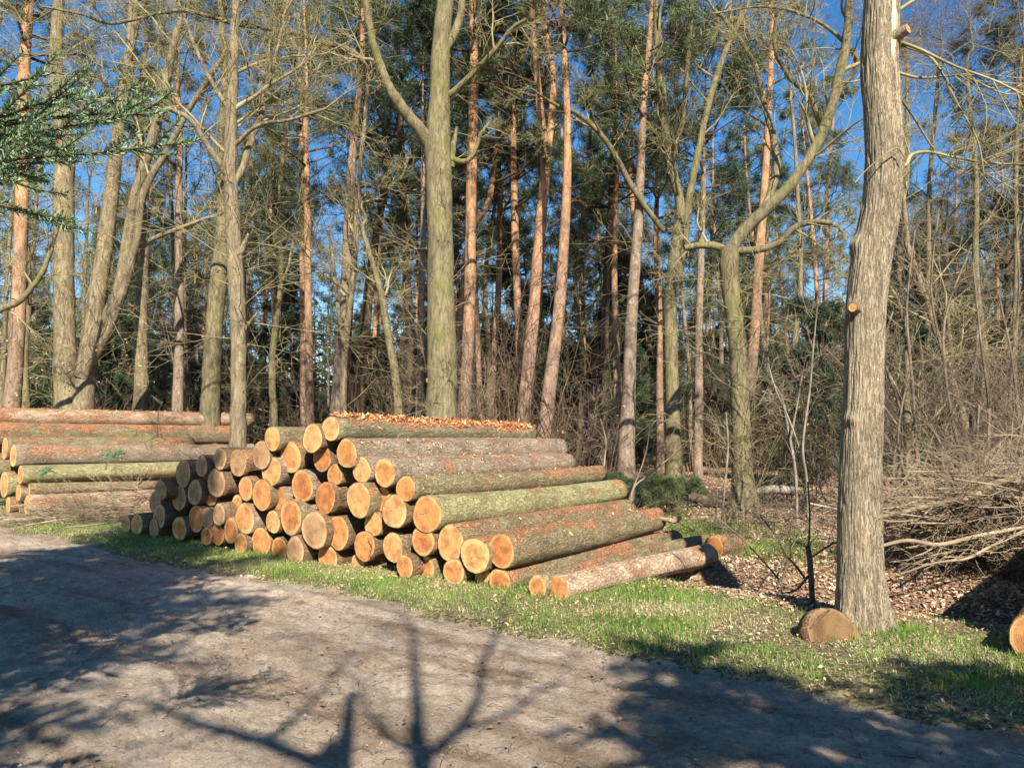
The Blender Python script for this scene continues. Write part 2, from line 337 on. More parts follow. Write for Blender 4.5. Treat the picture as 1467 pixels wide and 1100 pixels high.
def mat_ground():
    m, n, l, bs = new_mat('earth_and_litter'); rough_(bs, .95, .1); tc = n.new("ShaderNodeTexCoord"); v = tc.outputs["Object"]
    a = noise(n, l, v, 1.1, 8, .65); b = noise(n, l, v, 22, 6, .7); c_ = noise(n, l, v, 70, 4, .7)
    lit = ramp(n, [(.35, (.1, .06, .035)), (.48, (.27, .17, .105)), (.6, (.46, .32, .21))]); l.new(math_(n, l, 'ADD', math_(n, l, 'MULTIPLY', b.outputs["Fac"], .6), math_(n, l, 'MULTIPLY', c_.outputs["Fac"], .4)), lit.inputs[0])
    sod = ramp(n, [(.4, (.07, .06, .03)), (.5, (.17, .15, .07)), (.6, (.36, .29, .17))]); l.new(b.outputs["Fac"], sod.inputs[0])
    rot = n.new("ShaderNodeMapping"); l.new(v, rot.inputs[0]); rot.inputs["Rotation"].default_value = (0, 0, RA)
    sx = n.new("ShaderNodeSeparateXYZ"); l.new(rot.outputs[0], sx.inputs[0])
    mr = n.new("ShaderNodeMapRange"); l.new(math_(n, l, 'ADD', sx.outputs[1], math_(n, l, 'MULTIPLY', math_(n, l, 'SUBTRACT', a.outputs["Fac"], .5), 4.)), mr.inputs[0]); mr.inputs[1].default_value = 6.9; mr.inputs[2].default_value = 7.9
    c = mix(n, l, mr.outputs[0], sod.outputs[0], lit.outputs[0]); l.new(c, bs.inputs["Base Color"])
    bump(n, l, math_(n, l, 'ADD', b.outputs["Fac"], c_.outputs["Fac"]), bs, 1., .03); return m
M['road'] = mat_road(); M['ground'] = mat_ground()

# ------------------------------------------------------------------ ground and road
def axis(a, b, st, lo, hi, g=1.18):
    c = list(np.arange(a, b, st)); s_ = st; x = a; L = []
    while x > lo: s_ *= g; x -= s_; L.append(x)
    s_ = st; x = c[-1]; H = []
    while x < hi: s_ *= g; x += s_; H.append(x)
    return np.array(L[::-1] + c + H)
def grid(xs, ys):
    n, m = len(xs), len(ys); i, j = np.meshgrid(np.arange(n - 1), np.arange(m - 1), indexing='ij')
    return np.stack([i * m + j, (i + 1) * m + j, (i + 1) * m + j + 1, i * m + j + 1], -1).reshape(-1, 4)
xs = axis(-13, 9, .09, -700, 700); ys = axis(1.0, 17, .09, -300, 900)
X, Y = np.meshgrid(xs, ys, indexing='ij')
g_ = mesh_obj('ground', np.stack([X, Y, gz(X, Y)], -1).reshape(-1, 3), grid(xs, ys), M['ground']); tag(g_, kind='structure')
us = axis(-14, 4.5, .027, -120, 120); vs = np.arange(-.3, 5.45, .027)
U, Vv = np.meshgrid(us, vs, indexing='ij'); X, Y = xy_of(U, Vv)
rut = -.05 * np.exp(-((Vv - 1.5 + .15 * fbm(U * .2, U * 0, 2)) / .22) ** 2) - .045 * np.exp(-((Vv - 3.1 + .15 * fbm(U * .2, U * 0 + 9, 2)) / .25) ** 2)
RZ = rut + .07 * fbm(U * 1.1, Vv * 2.2, 5) + .045 * fbm(U * 4, Vv * 6, 3) + .055 * fbm(U * 9, Vv * 13, 3) + .016 * (_T[(np.arange(U.shape[0]) % 256)[:, None], (np.arange(U.shape[1]) % 256)[None, :]] - .5) + .004
r_ = mesh_obj('dirt_road', np.stack([X, Y, RZ], -1).reshape(-1, 3), grid(us, vs), M['road']); tag(r_, kind='structure')

# ------------------------------------------------------------------ logs
TH = R(36)
def log(px, py, h, L=4.0, bark='log_green', cut=0, label='', dth=0., dz=0., dc=0., far=.93, flakes=0, group='logs stacked beside the dirt road', seed=None, c0=6.25, hw=1.0, shred=False, name='log'):
    rs = np.random.RandomState(seed if seed is not None else int(px * 7 + py * 13) % 99991)
    d0 = np.array([math.sin(TH), math.cos(TH), 0]); O = np.array([0, 0, CAMH]); rr = ray(px, py)
    t = (c0 + dc) / rr.dot(d0); P = O + rr * t; rad = h / 2 / F * P[1] * 1.015
    th = TH + R(dth); rz = -th
    root = thing(name, label, 'log', P, group); root.rotation_euler = (R(dz), 0, rz)
    k = 48; n = 44; ang = 2 * math.pi * np.arange(k) / k
    prof = 1 + .035 * np.cos(2 * ang + rs.rand() * 6) + .025 * np.cos(3 * ang + rs.rand() * 6) + .012 * np.cos(5 * ang + rs.rand() * 6) + .008 * rs.randn(k)
    bowx, bowz = rs.uniform(-.03, .03, 2); V = []
    ts = np.linspace(0, 1, n)
    flare = rs.uniform(0, .05)
    nz = rs.randn(n, k) * .35; nz = (nz + np.roll(nz, 1, 1)) / 2
    AA, TT = np.meshgrid(ang, ts * L); ca, sa_ = np.cos(AA), np.sin(AA); o1 = rs.rand() * 200
    plate = fbm(ca * 2.2 + o1, sa_ * 2.2 + TT * 1.7, 4) * 2.2 + fbm(TT * 6 + o1, ca * 4 + sa_ * 3, 3) * 1.2; nz = nz + plate + np.where(fbm(ca * 3 + o1 + 9, sa_ * 3 + TT * 2.5, 3) > .06, .55, -.1)
    for _ in range(rs.randint(2, 6)): a0, t0_ = rs.rand() * 6.28, rs.rand() * L; nz = nz + 3.2 * np.exp(-(np.angle(np.exp(1j * (AA - a0))) / .22) ** 2 - ((TT - t0_) / .05) ** 2)
    nz[0] = nz[0] * .35
    for i, tt in enumerate(ts):
        rd = rad * (1 + (far - 1) * tt + flare * math.exp(-tt * 8)) / (1 + flare); pr = prof * (1 + .022 * nz[i])
        V.append(np.stack([np.cos(ang) * rd * pr + bowx * math.sin(tt * 3.14), np.full(k, tt * L), np.sin(ang) * rd * pr + bowz * math.sin(tt * 3.14)], -1))
    body = np.array(V)
    inner0 = body[0] * np.array([.93, 1, .93]); inner1 = body[-1] * np.array([.93, 1, .93])
    rings = np.concatenate([inner0[None], body, inner1[None]]).reshape(-1, 3); nn = n + 2
    i, c = np.meshgrid(np.arange(nn - 1), np.arange(k), indexing='ij'); c2 = (c + 1) % k
    f = np.stack([i * k + c, (i + 1) * k + c, (i + 1) * k + c2, i * k + c2], -1).reshape(-1, 4)
    b = mesh_obj('bark', rings, f, M[bark], root)
    for (ring, yy, sg) in ((body[0], -.004, 1), (body[-1], L + .004, -1)):
        Vc = [np.array([[0, yy, 0]])]; uv = [np.array([[0, 0]])]; cen = ring.mean(0)
        for q, s_ in enumerate((.35, .7, .957)):
            rg = cen + (ring - cen) * s_; rg[:, 1] = yy + (0.0 if q < 2 else .003 * sg) + rs.randn(k) * .0008; Vc.append(rg)
            uv.append(np.stack([np.cos(ang), np.sin(ang)], -1) * s_ * 1.02)
        Vc[0][0] = (cen[0], yy, cen[2]); Vc = np.concatenate(Vc); uv = np.concatenate(uv)
        cc = np.arange(k); c2_ = (cc + 1) % k
        tri = np.stack([np.zeros(k, int), 1 + cc, 1 + c2_], -1); q1 = np.stack([1 + cc, 1 + k + cc, 1 + k + c2_, 1 + c2_], -1); q2 = q1 + k
        if sg < 0: tri = tri[:, ::-1]; q1 = q1[:, ::-1]; q2 = q2[:, ::-1]
        mesh_obj('cut_end', Vc, [tri, np.concatenate([q1, q2])], M['cut'][cut], root, uv=uv)
    if flakes:
        N = int(flakes * (1 if shred else 1.6)); tt = rs.rand(N) * .98 + .01; ph = math.pi / 2 + rs.randn(N) * (.55 if not shred else .45) - (.1 if not shred else 0)
        clump = (vnoise(tt * 16 + px, ph * 5) > .62) & (vnoise(tt * 60, ph * 14) > .4); keep = clump | (rs.rand(N) < .05) | shred; tt = tt[keep]; ph = ph[keep]; N = len(tt)
        rd = rad * (1 + (far - 1) * tt) * 1.005 + (rs.rand(N) ** 2 * .05 if shred else rs.rand(N) * .008)
        cpt = np.stack([np.cos(ph) * rd, tt * L, np.sin(ph) * rd + bowz * np.sin(tt * 3.14)], -1)
        nrm = np.stack([np.cos(ph), np.zeros(N), np.sin(ph)], -1); nrm = nrm + rs.randn(N, 3) * (.9 if shred else .35); nrm /= np.linalg.norm(nrm, axis=1, keepdims=True)
        t1 = np.cross(nrm, rs.randn(N, 3)); t1 /= np.linalg.norm(t1, axis=1, keepdims=True); t2 = np.cross(nrm, t1)
        a_ = (.006 + .022 * rs.rand(N, 1) ** 2) * (2. if shred else 1); b_ = a_ * (rs.uniform(.12, .45, (N, 1)) if shred else rs.uniform(.25, .7, (N, 1)))
        Q = np.stack([cpt - t1 * a_, cpt - t2 * b_ + nrm * .004, cpt + t1 * a_ + nrm * a_ * .4, cpt + t2 * b_ + nrm * .002], 1)
        mesh_obj('bark_flakes', Q.reshape(-1, 3), np.arange(4 * N).reshape(-1, 4), M['flake'], root, smooth_=False, var=np.clip(rs.beta(2, 2.2, N), 0, 1))
    return root

RS = 'in the roadside log stack'
LOGS = [
 # px, py, h, dict
 (390.3, 628.3, 35, dict(cut=1, bark='log_green', label='short knotty pale log end at the top left of the main stack')),
 (447.6, 627.9, 43, dict(cut=1, bark='log_brown', label='tall oval pale orange log just left of the topmost shredded log')),
 (474, 614, 36, dict(cut=1, bark='log_shred', L=4.4, dz=-.75, flakes=3600, shred=True, label='topmost log of the stack, its bark shredded to bright orange splinters')),
 (374.6, 652, 40, dict(cut=2, bark='log_brown', label='shaded dull brown log end right beside the topmost dark log pair')),
 (416, 655, 47, dict(cut=0, bark='log_brown', label='tall narrow orange log end directly under the two upper left logs')),
 (461, 656, 39, dict(cut=3, bark='log_brown', label='deep orange round log end directly below the tall oval pale log')),
 (496.7, 649.3, 43, dict(cut=0, bark='log_grey', L=4.5, flakes=900, dth=2, label='large pale orange log directly under the topmost shredded log')),
 (341, 663, 39, dict(cut=2, bark='log_brown', label='weathered grey log end directly in front of the slim oak trunk')),
 (388.7, 675.3, 43, dict(cut=1, bark='log_grey', label='pale log end with curved rings below the brown shaded one')),
 (479.5, 680.4, 31, dict(cut=0, bark='log_green', label='small pale log end with radial star cracks in the upper stack')),
 (518, 673, 38, dict(cut=1, bark='log_grey', L=4.2, flakes=500, label='very pale mottled log end overhanging the big pale disc below')),
 (551, 677, 42, dict(cut=0, bark='log_grey', L=4.0, flakes=500, label='smooth orange log end at the right end of its upper row')),
 (433, 696.4, 46, dict(cut=3, bark='log_grey', label='large deep orange log end with a faint pale cross in the middle')),
 (581, 700, 37, dict(cut=0, bark='log_green', L=4.3, flakes=450, label='medium orange log with long olive bark, just above the fattest log')),
 (352, 700, 34, dict(cut=0, bark='log_brown', label='small orange log end touching the dark shaded half of the stack')),
 (375, 708.6, 44, dict(cut=0, bark='log_brown', label='tall cracked orange log end left of the small round one')),
 (397.5, 714, 35, dict(cut=0, bark='log_grey', label='small bright orange log end wedged between two tall ones')),
 (466, 713, 44, dict(cut=3, bark='log_brown', label='orange log end with one dark crack rising from its centre')),
 (513.6, 716, 50, dict(cut=1, bark='log_green', label='palest big round log end, partly shadowed by the log above')),
 (547, 715, 36, dict(cut=0, bark='log_green', dc=.12, label='half hidden log end shadowed from above, right of the palest one')),
 (565, 732.6, 49, dict(cut=1, bark='log_brown', label='rough pale log end with a torn left edge and brown bark')),
 (611.8, 736.7, 54, dict(cut=0, bark='log_moss', L=4.4, far=.9, flakes=350, label='fattest log of the stack with yellow green bark and smooth end')),
 (340, 725, 31, dict(cut=0, bark='log_brown', dc=.1, label='small orange log end tucked behind a larger one at the lower left')),
 (350.4, 742.8, 44, dict(cut=0, bark='log_grey', label='large plain orange log end in the lower left of the sunny half')),
 (391, 747.5, 32, dict(cut=1, bark='log_brown', label='smallest pale ringed log end between two large lower ones')),
 (416.5, 740.8, 49, dict(cut=3, bark='log_green', label='big tall log end half darkened at its lower left')),
 (450.5, 759, 54, dict(cut=2, bark='log_brown', label='widest grey brown log end in the lower middle of the stack')),
 (484, 763, 47, dict(cut=0, bark='log_brown', label='log end with a star shaped orange heart and pale ring')),
 (535, 751, 35, dict(cut=1, bark='log_grey', label='small ringed log end with one vertical crack, lower middle')),
 (522, 782, 42, dict(cut=0, bark='log_brown', label='lower log end with a jagged splinter on its right edge', splinter=True)),
 (563, 784, 41, dict(cut=1, bark='log_green', label='pale cream coloured log end just right of the splintered one')),
 (606, 775, 43, dict(cut=3, bark='log_brown', label='log end with a dark red heart, shaded by the fattest log')),
 (645.6, 777.8, 50, dict(cut=1, bark='log_green', L=4.2, flakes=600, label='large pale ringed log directly below and right of the fattest log')),
 (680.5, 795.5, 51, dict(cut=1, bark='log_green', L=4.1, flakes=350, label='large pale log end left of the dark hearted one in front')),
 (718, 789, 48, dict(cut=3, bark='log_green', L=3.7, far=.9, flakes=420, label='olive log with a dark orange heart and red streaked top side')),
 (580, 812, 33, dict(cut=0, bark='log_brown', label='small log end sunk in the grass, lower middle of the stack')),
 (607, 813.6, 40, dict(cut=0, bark='log_green', label='ringed log end standing in grass below the dark red hearted one')),
 (650, 819, 38, dict(cut=0, bark='log_green', label='low log end with a forked crack at its top, in the grass')),
 (692.8, 828, 32, dict(cut=1, bark='log_brown', dc=.1, label='mostly hidden pale log end under two large ones')),
 (716, 833, 38, dict(cut=3, bark='log_green', L=4.1, dth=1, flakes=420, label='brown centred bottom log resting in grass, second from the front pair')),
 (770, 840, 32, dict(cut=0, bark='log_green', L=4.0, dth=2, label='thin bottom log squeezed beside the peeling front log')),
 (798.8, 844, 38, dict(cut=0, bark='log_orange', L=2.85, dth=8, dz=.2, far=1.06, flakes=260, label='front log with peeling orange bark lying on the grass')),
 (469.4, 800, 40, dict(cut=0, bark='log_brown', label='speckled bottom log end standing alone in the grass')),
 (374, 776, 42, dict(cut=0, bark='log_brown', label='bottom log end lit above and shadowed below, by the grass')),
 (345, 778, 30, dict(cut=0, bark='log_green', label='small bottom log end at the left edge of the sunlit ones')),
 (400.5, 786.7, 34, dict(cut=3, bark='log_brown', label='narrow shaded bottom log end between two wider ones')),
 (423, 788.7, 40, dict(cut=2, bark='log_brown', label='wide shaded bottom log end just left of the broken pale chip')),
 (331, 760, 36, dict(cut=3, bark='log_brown', label='brown log end next to the large plain orange one, low left')),
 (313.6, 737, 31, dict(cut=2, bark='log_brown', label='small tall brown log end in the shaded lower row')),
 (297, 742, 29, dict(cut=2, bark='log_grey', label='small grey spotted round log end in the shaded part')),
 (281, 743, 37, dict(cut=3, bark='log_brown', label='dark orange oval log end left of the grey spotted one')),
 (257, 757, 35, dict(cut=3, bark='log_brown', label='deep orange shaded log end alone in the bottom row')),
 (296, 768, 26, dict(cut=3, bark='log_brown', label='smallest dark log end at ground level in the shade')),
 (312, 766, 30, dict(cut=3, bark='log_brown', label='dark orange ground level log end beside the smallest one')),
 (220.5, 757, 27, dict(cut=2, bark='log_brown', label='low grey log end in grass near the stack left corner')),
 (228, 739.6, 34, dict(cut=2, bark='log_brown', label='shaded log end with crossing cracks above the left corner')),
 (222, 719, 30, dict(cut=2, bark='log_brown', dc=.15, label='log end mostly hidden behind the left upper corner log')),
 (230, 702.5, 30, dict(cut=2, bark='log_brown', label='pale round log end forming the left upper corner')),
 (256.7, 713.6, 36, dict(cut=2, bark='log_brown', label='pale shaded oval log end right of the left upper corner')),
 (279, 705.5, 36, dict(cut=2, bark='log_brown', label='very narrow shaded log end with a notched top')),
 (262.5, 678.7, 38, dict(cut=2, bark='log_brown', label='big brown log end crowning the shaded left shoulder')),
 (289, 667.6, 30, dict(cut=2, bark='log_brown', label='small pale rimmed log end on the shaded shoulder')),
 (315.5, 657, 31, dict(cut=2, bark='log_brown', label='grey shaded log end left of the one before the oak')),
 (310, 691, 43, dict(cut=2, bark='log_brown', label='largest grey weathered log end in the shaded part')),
 (302.5, 709, 31, dict(cut=3, bark='log_brown', dc=.14, label='log end peeking out below the largest grey one')),
 (196, 751, 31, dict(cut=1, bark='log_green', label='cracked pale log end lying left of the stack in grass')),
 (180.5, 751, 25, dict(cut=1, bark='log_green', label='leftmost small split log end beside the stack')),
 (513, 806, 26, dict(cut=1, bark='log_brown', dc=.1, label='small pale log end buried under the splintered one')),
 (436, 806, 24, dict(cut=0, bark='log_brown', dc=.1, label='low broken pale chip of a log between two bottom logs')),
 (540, 806, 26, dict(cut=0, bark='log_brown', dc=.35, label='dim log end deep behind grass beside the splintered log')),
]
for (px, py, h, kw) in LOGS:
    kw = dict(kw); spl = kw.pop('splinter', False)
    if 'dth' not in kw: kw['dth'] = random.Random(px).uniform(-1.2, 1.2)
    if 'dc' not in kw: kw['dc'] = random.Random(py).uniform(-.1, .1)
    o = log(px, py, h, **kw)
    if spl:
        rs = np.random.RandomState(3); V = []; Fc = []
        for i in range(7):
            a = rs.uniform(-.6, .9); b0 = np.array([.12 * math.cos(a) + .0, -.005, .12 * math.sin(a)]); tip = b0 + np.array([.05 + .05 * rs.rand(), -.05 - .05 * rs.rand(), .02 * rs.randn()])
            w_ = np.array([0, .0, .022]); V += [b0 - w_, b0 + w_, b0 + np.array([-.03, .0, 0]), tip]; q = 4 * i; Fc += [(q, q + 1, q + 3), (q + 1, q + 2, q + 3), (q + 2, q, q + 3)]
        mesh_obj('splinter', np.array(V), np.array(Fc), M['cut'][1], o, smooth_=False, uv=np.full((len(V), 2), .2))
    if kw.get('shred'):
        rs = np.random.RandomState(6); V = []; Fc = []
        for i in range(46):
            t = rs.choice([.42, 1.15, 1.55, 2.5, 3.4, 4.0]) + rs.randn() * .12; a = rs.randn() * .5 + 1.57; r_ = .15; b0 = np.array([math.cos(a) * r_, np.clip(t, .1, 4.3), math.sin(a) * r_ - .01]); d = np.array([rs.randn() * .5, rs.randn() * .8, .35 + .4 * rs.rand()]); d /= np.linalg.norm(d)
            l_ = rs.uniform(.05, .14); w_ = np.cross(d, rs.randn(3)); w_ *= rs.uniform(.008, .022) / np.linalg.norm(w_); V += [b0 - w_, b0 + w_, b0 + np.cross(w_, d) * .6, b0 + d * l_]; q = 4 * i; Fc += [(q, q + 1, q + 3), (q + 1, q + 2, q + 3), (q + 2, q, q + 3)]
        mesh_obj('torn_splinters', np.array(V), np.array(Fc), M['flake'], o, smooth_=False, var=.72 + .28 * rs.rand(len(Fc)))
# core of the stack: logs seen between the measured ends
# left pile
LP = [
 (7, 642, 31, dict(cut=1, bark='log_green', label='leftmost upper log end of the far left pile')),
 (19, 653, 31, dict(cut=1, bark='log_grey', L=6, flakes=500, label='pale log end of the far left pile above the green sprig')),
 (29.5, 680, 27, dict(cut=1, bark='log_moss', L=6.5, flakes=120, label='small pale log end in the middle of the left pile')),
 (6, 694, 38, dict(cut=1, bark='log_moss', label='large oval log end at the left edge of the left pile')),
 (26.5, 706, 24, dict(cut=1, bark='log_green', label='small log end right of the large oval one, left pile')),
 (39.5, 700, 23, dict(cut=1, bark='log_green', L=6, flakes=350, label='small rightmost log end halfway up the left pile')),
 (39, 724, 29, dict(cut=1, bark='log_orange', L=6, flakes=500, label='bottom rightmost log end of the left pile with orange bark')),
 (11.5, 724, 24, dict(cut=1, bark='log_brown', label='bottom log end at the left edge of the left pile')),
 (26, 727, 20, dict(cut=1, bark='log_brown', dc=.1, label='tiny bottom log end in grass, left pile')),
 (-25, 622, 34, dict(cut=1, bark='log_green', L=6, flakes=400, label='olive log with orange peeled spots, second from top of left pile')),
 (-45, 597, 30, dict(cut=1, bark='log_orange', L=6.8, dz=.15, flakes=3500, label='topmost log of the left pile, all covered in pinkish orange flakes')),
 (-60, 640, 40, dict(cut=1, bark='log_grey', L=5, label='log behind the left picture edge in the left pile')),
 (-22, 668, 36, dict(cut=1, bark='log_green', L=5.5, label='middle log cut off by the left picture edge')),
]
for (px, py, h, kw) in LP:
    kw = dict(kw); rr_ = random.Random(px * 3 + py); kw.setdefault('dth', rr_.uniform(5, 7.)); kw.setdefault('dc', rr_.uniform(-.12, .12))
    log(px, py, h, c0=6.7, group='logs stacked in the far left pile', **kw)
# right pile, just outside the frame except for one end
def free_log(x, y, z, rad, L, th, bark, cut, label, group):
    px = CX + F * x / y; 
    o = log(px, 700, rad * 2 * F / y, L=L, bark=bark, cut=cut, label=label, group=group)
    o.location = (x, y, z); s_ = rad / (rad * 2 * F / y * 1.015 / 2 / F * (pixY(px)))
    o.rotation_euler = (0, 0, -R(th)); o.scale = (s_, 1, s_); return o
def pixY(px):
    rr = ray(px, 700); d0 = np.array([math.sin(TH), math.cos(TH), 0]); return rr[1] * 6.25 / rr.dot(d0)
g2 = gpix(1487, 962)
free_log(g2[0] + .06, g2[1] + .05, .2, .19, 3.6, 40, 'log_brown', 0, 'orange log end just showing at the right picture edge', 'logs of the pile at the right edge')
free_log(g2[0] + .55, g2[1] - .3, .2, .2, 3.6, 42, 'log_brown', 0, 'second bottom log of the pile beyond the right picture edge', 'logs of the pile at the right edge')
free_log(g2[0] + .42, g2[1] - .1, .53, .19, 3.6, 41, 'log_brown', 0, 'upper log of the pile beyond the right picture edge', 'logs of the pile at the right edge')
for q_, (a_, b_, c_, t_) in enumerate([(.95, -.42, .54, 'broad unseen second row log added for shade beyond the right edge'), (.5, -.12, .87, 'unseen third row log added for shade beyond the right edge'), (.58, -.18, 1.2, 'unseen topmost log added for shade beyond the right edge')]): free_log(g2[0] + a_, g2[1] + b_, c_, .19, 3.6, 40 + q_, 'log_brown', 0, t_, 'logs of the pile at the right edge')  # unseen upper logs, added so the pile throws more shade behind it
free_log(g2[0] + 1.0, g2[1] - .6, .22, .22, 3.6, 41, 'log_brown', 0, 'outermost bottom log of the pile beyond the right picture edge', 'logs of the pile at the right edge')

# ------------------------------------------------------------------ tree generators
def nrm3(a):
    q = math.sqrt(a[0] ** 2 + a[1] ** 2 + a[2] ** 2) + 1e-9; return (a[0] / q, a[1] / q, a[2] / q)
def child_dir(rng, d, a):
    q = (rng.gauss(0, 1), rng.gauss(0, 1), rng.gauss(0, 1)); k = d[0] * q[0] + d[1] * q[1] + d[2] * q[2]
    q = nrm3((q[0] - k * d[0], q[1] - k * d[1], q[2] - k * d[2])); c, s = math.cos(a), math.sin(a)
    return (c * d[0] + s * q[0], c * d[1] + s * q[1], c * d[2] + s * q[2])
SIDES = [7, 5, 4, 3, 3, 3]
def grow(rng, buf, p, d, L, r, lev, S_, tips=None, so=0):
    n = S_['seg'][lev]; st = L / n; wg = S_['wig'][lev]; up = S_['up'][lev]
    x, y, z = p; dx, dy, dz = d; pts = [(x, y, z)]; rads = [r]; dirs = [d]; rm = S_['rmin']
    for i in range(n):
        dx += rng.uniform(-wg, wg); dy += rng.uniform(-wg, wg); dz += rng.uniform(-wg, wg) + up
        dx, dy, dz = nrm3((dx, dy, dz)); x += dx * st; y += dy * st; z += dz * st
        pts.append((x, y, z)); dirs.append((dx, dy, dz)); rads.append(max(rm * (1 if i < n - 1 else .5), r * (1 - .82 * (i + 1) / n)))
    buf.add(pts, rads, SIDES[min(5, lev + so)])
    if tips is not None and lev >= S_['tiplev']: tips.append((pts[-1], dirs[-1])); (len(pts) > 2 and tips.append((pts[-2], dirs[-2])))
    if lev + 1 < len(S_['seg']):
        for _ in range(S_['n'][lev]):
            t = rng.uniform(S_['t0'], 1.); i = min(n - 1, int(t * n)); f = t * n - i
            a, b = pts[i], pts[i + 1]; q = (a[0] + (b[0] - a[0]) * f, a[1] + (b[1] - a[1]) * f, a[2] + (b[2] - a[2]) * f)
            cd_ = child_dir(rng, dirs[i], R(rng.uniform(*S_['ang'])))
            grow(rng, buf, q, cd_, L * S_['ratio'] * (1.15 - .6 * t) * rng.uniform(.7, 1.2), max(rm, rads[i] * .6), lev + 1, S_, tips, so)
OAK = dict(seg=[8, 5, 4, 3], n=[8, 5, 2], ratio=.62, ang=(30, 66), wig=[.2, .2, .18, .15], up=[.04, .015, .0, .0], rmin=.0038, t0=.22, tiplev=99)
OAK2 = dict(OAK, rmin=.005, n=[7, 5, 2])
DEADPINE = dict(seg=[5, 3], n=[4], ratio=.4, ang=(30, 60), wig=[.16, .2], up=[-.02, 0], rmin=.005, t0=.3, tiplev=99)
PINEB = dict(seg=[5, 4, 2], n=[7, 4], ratio=.5, ang=(35, 65), wig=[.2, .25, .3], up=[.1, .08, .1], rmin=.006, t0=.35, tiplev=1)

def tufts(rs, tips, per, ln, wd, spread=.5, jit=.06):
    P = np.array([t[0] for t in tips]); D = np.array([t[1] for t in tips]); M_ = len(P)
    P = np.repeat(P, per, 0) + rs.randn(M_ * per, 3) * jit; D = np.repeat(D, per, 0)
    d = D * spread + rs.randn(M_ * per, 3) * .6; d[:, 2] += .15; d /= np.linalg.norm(d, axis=1, keepdims=True)
    s_ = np.cross(d, rs.randn(M_ * per, 3)); s_ /= np.linalg.norm(s_, axis=1, keepdims=True)
    l_ = ln * rs.uniform(.6, 1.2, (len(d), 1)); w_ = wd * rs.uniform(.7, 1.3, (len(d), 1))
    V = np.stack([P - s_ * w_, P + s_ * w_, P + d * l_ + s_ * w_ * .4, P + d * l_ - s_ * w_ * .4], 1).reshape(-1, 3)
    base = np.repeat(rs.rand(M_), per); var = np.clip(base * .6 + rs.rand(M_ * per) * .4, 0, 1)
    return V, np.arange(len(V)).reshape(-1, 4), var

def poly_world(pl, Y, dy=0.):
    out = []
    for i, p in enumerate(pl):
        yy = Y + dy * i / max(1, len(pl) - 1); out.append(pix(p[0], p[1], yy))
    return np.array(out)
def pick(P, t):
    n = len(P) - 1; i = min(n - 1, int(t * n)); f = t * n - i; d = P[i + 1] - P[i]
    return tuple(P[i] + d * f), nrm3(tuple(d)), i

